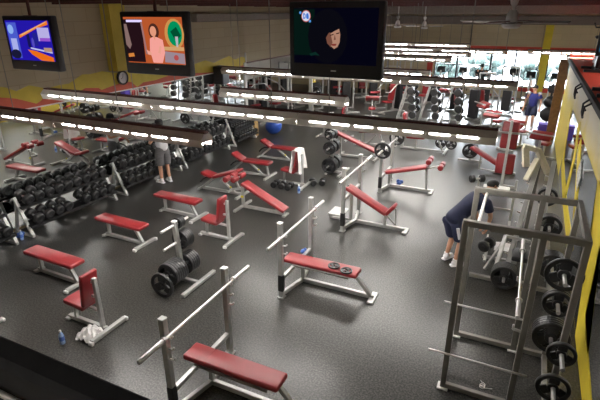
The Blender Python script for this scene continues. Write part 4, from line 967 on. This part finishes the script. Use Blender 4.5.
def person(loc, rz, label, J, look, shirt, shorts, shoe=WHITEC, sleeve=.55, short_len=.75, hair='short', shoulder_patch=None, cap=False, stripe=False):
    """J: joints of the pose; look: direction of the face"""
    r = tag(empty('person', loc, rz), label, 'person')
    V = {k: Vector(v) for k, v in J.items()}
    look = Vector(look).normalized()
    up = (V['head'] - V['neck']).normalized(); side = up.cross(look).normalized()
    names = ['pelvis', 'belly', 'chest', 'neck', 'head', 'crown']
    V['crown'] = V['head'] + up * .09
    verts = []; idx = {}; edges = []
    def add(k, p, rad): idx[k] = len(verts); verts.append((tuple(p), rad))
    add('pelvis', V['pelvis'], .115); add('belly', V['belly'], .108); add('chest', V['chest'], .120); add('neck', V['neck'], .056); add('head', V['head'] + look * .012, .088); add('crown', V['crown'], .07)
    edges += [(0, 1), (1, 2), (2, 3), (3, 4), (4, 5)]
    for s in 'lr':
        add('hip' + s, V['hip' + s], .092); add('knee' + s, V['knee' + s], .058); add('calf' + s, V['knee' + s].lerp(V['ank' + s], .35), .056); add('ank' + s, V['ank' + s], .036); add('toe' + s, V['toe' + s], .036)
        edges += [(0, idx['hip' + s]), (idx['hip' + s], idx['knee' + s]), (idx['knee' + s], idx['calf' + s]), (idx['calf' + s], idx['ank' + s]), (idx['ank' + s], idx['toe' + s])]
        add('sho' + s, V['sho' + s], .062); add('elb' + s, V['elb' + s], .042); add('wri' + s, V['wri' + s], .027)
        d = (V['wri' + s] - V['elb' + s]).normalized(); V['palm' + s] = V['wri' + s] + d * .085; add('palm' + s, V['palm' + s], .034)
        edges += [(2, idx['sho' + s]), (idx['sho' + s], idx['elb' + s]), (idx['elb' + s], idx['wri' + s]), (idx['wri' + s], idx['palm' + s])]
    def face(b):
        H = V['head']
        b.sph(H + look * .092 - up * .0, .018, (1, 1, 1.1), seg=8)               # nose
        for q in (-1, 1): b.sph(H + side * q * .09 - up * .005, .026, (.6, .8, 1.1), seg=8)   # ears
        b.mi = 1
        for q in (-1, 1): b.sph(H + look * .086 + side * q * .034 + up * .028, .011, seg=8)
        b.sph(H + look * .084 - up * .045, .02, (.6, 1, .35), seg=8)
        b.mi = 0
        for s in 'lr':
            d = (V['wri' + s] - V['elb' + s]).normalized(); a = d.cross(look); a = a.normalized() if a.length > .1 else d.orthogonal().normalized(); n = d.cross(a)
            base_ = V['wri' + s] + d * .085
            for k in range(4):
                o = a * (k - 1.5) * .018; L = (.062, .075, .07, .055)[k]
                b.tube([base_ + o - d * .02, base_ + o + d * L * .6 + n * .005, base_ + o + d * L + n * .03, base_ + o + d * L * .95 + n * .05], [.011, .010, .009, .007], seg=6)
            b.tube([V['wri' + s] + d * .02 + a * .02, V['wri' + s] + d * .06 + a * .052 + n * .015, V['wri' + s] + d * .1 + a * .05 + n * .035], [.013, .011, .008], seg=6)
    skin_mesh('body', verts, edges, [SKIN, EYE], r, 0, 2, face)
    # shirt
    sv = [(tuple(V['pelvis'] - (V['belly'] - V['pelvis']) * .55), .185), (tuple(V['belly']), .172), (tuple(V['chest']), .19), (tuple(V['chest'].lerp(V['neck'], .6)), .12)]; se = [(0, 1), (1, 2), (2, 3)]
    for s in 'lr':
        k = len(sv); sv += [(tuple(V['sho' + s]), .105), (tuple(V['sho' + s].lerp(V['elb' + s], sleeve * .9)), .088), (tuple(V['sho' + s].lerp(V['elb' + s], sleeve * 1.05)), .09)]; se += [(2, k), (k, k + 1), (k + 1, k + 2)]
    sh = skin_mesh('shirt', sv, se, shirt, r, 0, 2)
    sv = [(tuple(V['pelvis']), .165), (tuple(V['pelvis'].lerp(V['belly'], 1.0)), .165)]; se = [(0, 1)]
    for s in 'lr':
        k = len(sv); sv += [(tuple(V['hip' + s]), .135), (tuple(V['hip' + s].lerp(V['knee' + s], short_len * .85)), .122), (tuple(V['hip' + s].lerp(V['knee' + s], short_len)), .124)]; se += [(0, k), (k, k + 1), (k + 1, k + 2)]
    so = skin_mesh('shorts', sv, se, shorts, r, 0, 2)
    if stripe:
        a = V['hipr'].lerp(V['kneer'], .1); c = V['hipr'].lerp(V['kneer'], .7); out = Vector(stripe)
        MB().bar(a + out * .150, c + out * .134, .055, .03, up=out).build('side_stripe', WHITEC, so)
    if shoulder_patch:
        for s in 'lr': MB().sph(V['sho' + s] + Vector((0, 0, .035)), .085, (1, .9, .75)).build('shoulder_panel', shoulder_patch, sh)
    for s in 'lr':
        A, T = V['ank' + s], V['toe' + s]; d = (T - A); d.z = 0; d.normalize()
        g = A.z - .075
        b = MB(); c = Vector((A.x, A.y, g)) + d * .06
        R = Matrix((d, Vector((-d.y, d.x, 0)), Vector((0, 0, 1)))).transposed()
        b.box(c + Vector((0, 0, .018)), (.29, .10, .036), R, bev=.016, seg=2); b.sph(c + d * .06 + Vector((0, 0, .045)), .06, (1.35, .8, .7), R); b.sph(c - d * .06 + Vector((0, 0, .065)), .06, (1.1, .85, 1.0), R)
        b.build('shoe', shoe, r)
        MB().cyl(A + Vector((0, 0, .0)), A + Vector((0, 0, .07)), .043, .045).build('sock', WHITEC, r)
    R = Matrix((look, side, up)).transposed()
    hb = MB(); hb.sph(V['head'] - look * .022 + up * .036, .1, (1.02, .98, .92), R); hb.build('hair', HAIR, r)
    if cap:
        cb = MB(); cb.lathe([(.104, 0), (.106, .04), (.09, .085), (.05, .108), (0, .112)], p=V['head'] + up * .045 - look * .008, axis=up); 
        cb.box(V['head'] + up * .05 + look * .14, (.13, .15, .012), R, bev=.004); cb.build('cap', BLACKC, r)
    return r
def stand(h=1.0, **kw):
    J = dict(pelvis=(0, 0, .95), belly=(0, 0, 1.12), chest=(0.01, 0, 1.32), neck=(0.0, 0, 1.50), head=(.02, 0, 1.63), hipl=(0, .10, .90), hipr=(0, -.10, .90), kneel=(.03, .11, .50), kneer=(.03, -.11, .50),
             ankl=(-.01, .12, .09), ankr=(-.01, -.12, .09), toel=(.15, .15, .04), toer=(.15, -.15, .04), shol=(0, .19, 1.41), shor=(0, -.19, 1.41), elbl=(-.02, .27, 1.13), elbr=(-.02, -.27, 1.13), wril=(.10, .27, .90), wrir=(.10, -.27, .90))
    J.update(kw); return {k: tuple(h * x for x in v) for k, v in J.items()}
# man at the dumbbell racks, facing the mirror
person((-8.60, 9.40, 0), PI - .25, 'man in white shirt and grey shorts standing at the dumbbell racks', stand(1.0, elbl=(.1, .30, 1.16), wril=(.28, .16, 1.2), elbr=(.08, -.28, 1.14), wrir=(.3, -.2, 1.02), ankl=(.04, .1, .09), toel=(.2, .12, .04)), (1, 0, -.15), WHITEC, GREYC, cap=True, short_len=.95)
# man in blue far away
person((.32, 20.3, 0), -PI / 2 - .1, 'man in blue shirt with white shoulders walking in the far aisle', stand(1.0, kneel=(.22, .1, .55), ankl=(.1, .1, .14), toel=(.26, .12, .06), wril=(.16, .28, .9), wrir=(.05, -.3, .88)), (1, 0, -.1), BLUE, NAVY, shoulder_patch=WHITEC, short_len=.85)
# person in black at the window
person((-2.15, 25.7, .19), PI / 2, 'person in a black top on the treadmill before the bright window', stand(1.0, elbl=(.18, .26, 1.2), wril=(.4, .22, 1.15), elbr=(.18, -.26, 1.2), wrir=(.4, -.22, 1.15)), (1, 0, 0), BLACKC, BLACKC)
# bending man in navy (local +X is the bending direction, 55 degrees from the room's X)
bend = dict(pelvis=(-.10, 0, .92), belly=(.08, 0, 1.08), chest=(.33, 0, 1.24), neck=(.54, 0, 1.35), head=(.66, 0, 1.45), hipl=(-.1, .10, .86), hipr=(-.1, -.10, .86), kneel=(.02, .13, .47), kneer=(.0, -.13, .48), ankl=(-.06, .14, .09), ankr=(-.08, -.14, .09),
            toel=(.10, .18, .04), toer=(.08, -.18, .04), shol=(.42, .19, 1.25), shor=(.42, -.19, 1.23), elbl=(.52, .22, .95), elbr=(.52, -.22, .94), wril=(.58, .10, .69), wrir=(.58, -.10, .66))
person((-.73, 8.2, 0), math.radians(46), 'man in navy shirt and white-striped shorts bending over to lift a dumbbell', bend, (.85, -.25, -.45), NAVY, NAVY, stripe=(-.62, -.76, .1), short_len=.9, sleeve=.6)

# ------------------------------------------------------------------ daylight
W = bpy.data.worlds.new('world'); SC.world = W; W.use_nodes = True
nt = W.node_tree; bg = nt.nodes['Background']
bg.inputs['Color'].default_value = (.86, .92, 1.0, 1); bg.inputs['Strength'].default_value = 46.0
def portal(x0, x1):
    l = bpy.data.lights.new('window_daylight', 'AREA'); l.shape = 'RECTANGLE'; l.size = x1 - x0; l.size_y = 1.8; l.cycles.is_portal = True
    o = bpy.data.objects.new('window_daylight', l); COL.objects.link(o); o.location = ((x0 + x1) / 2, FY + .25, 1.5); o.rotation_euler = (-PI / 2, 0, 0)
portal(-4.9, .42); portal(.78, 4.0)
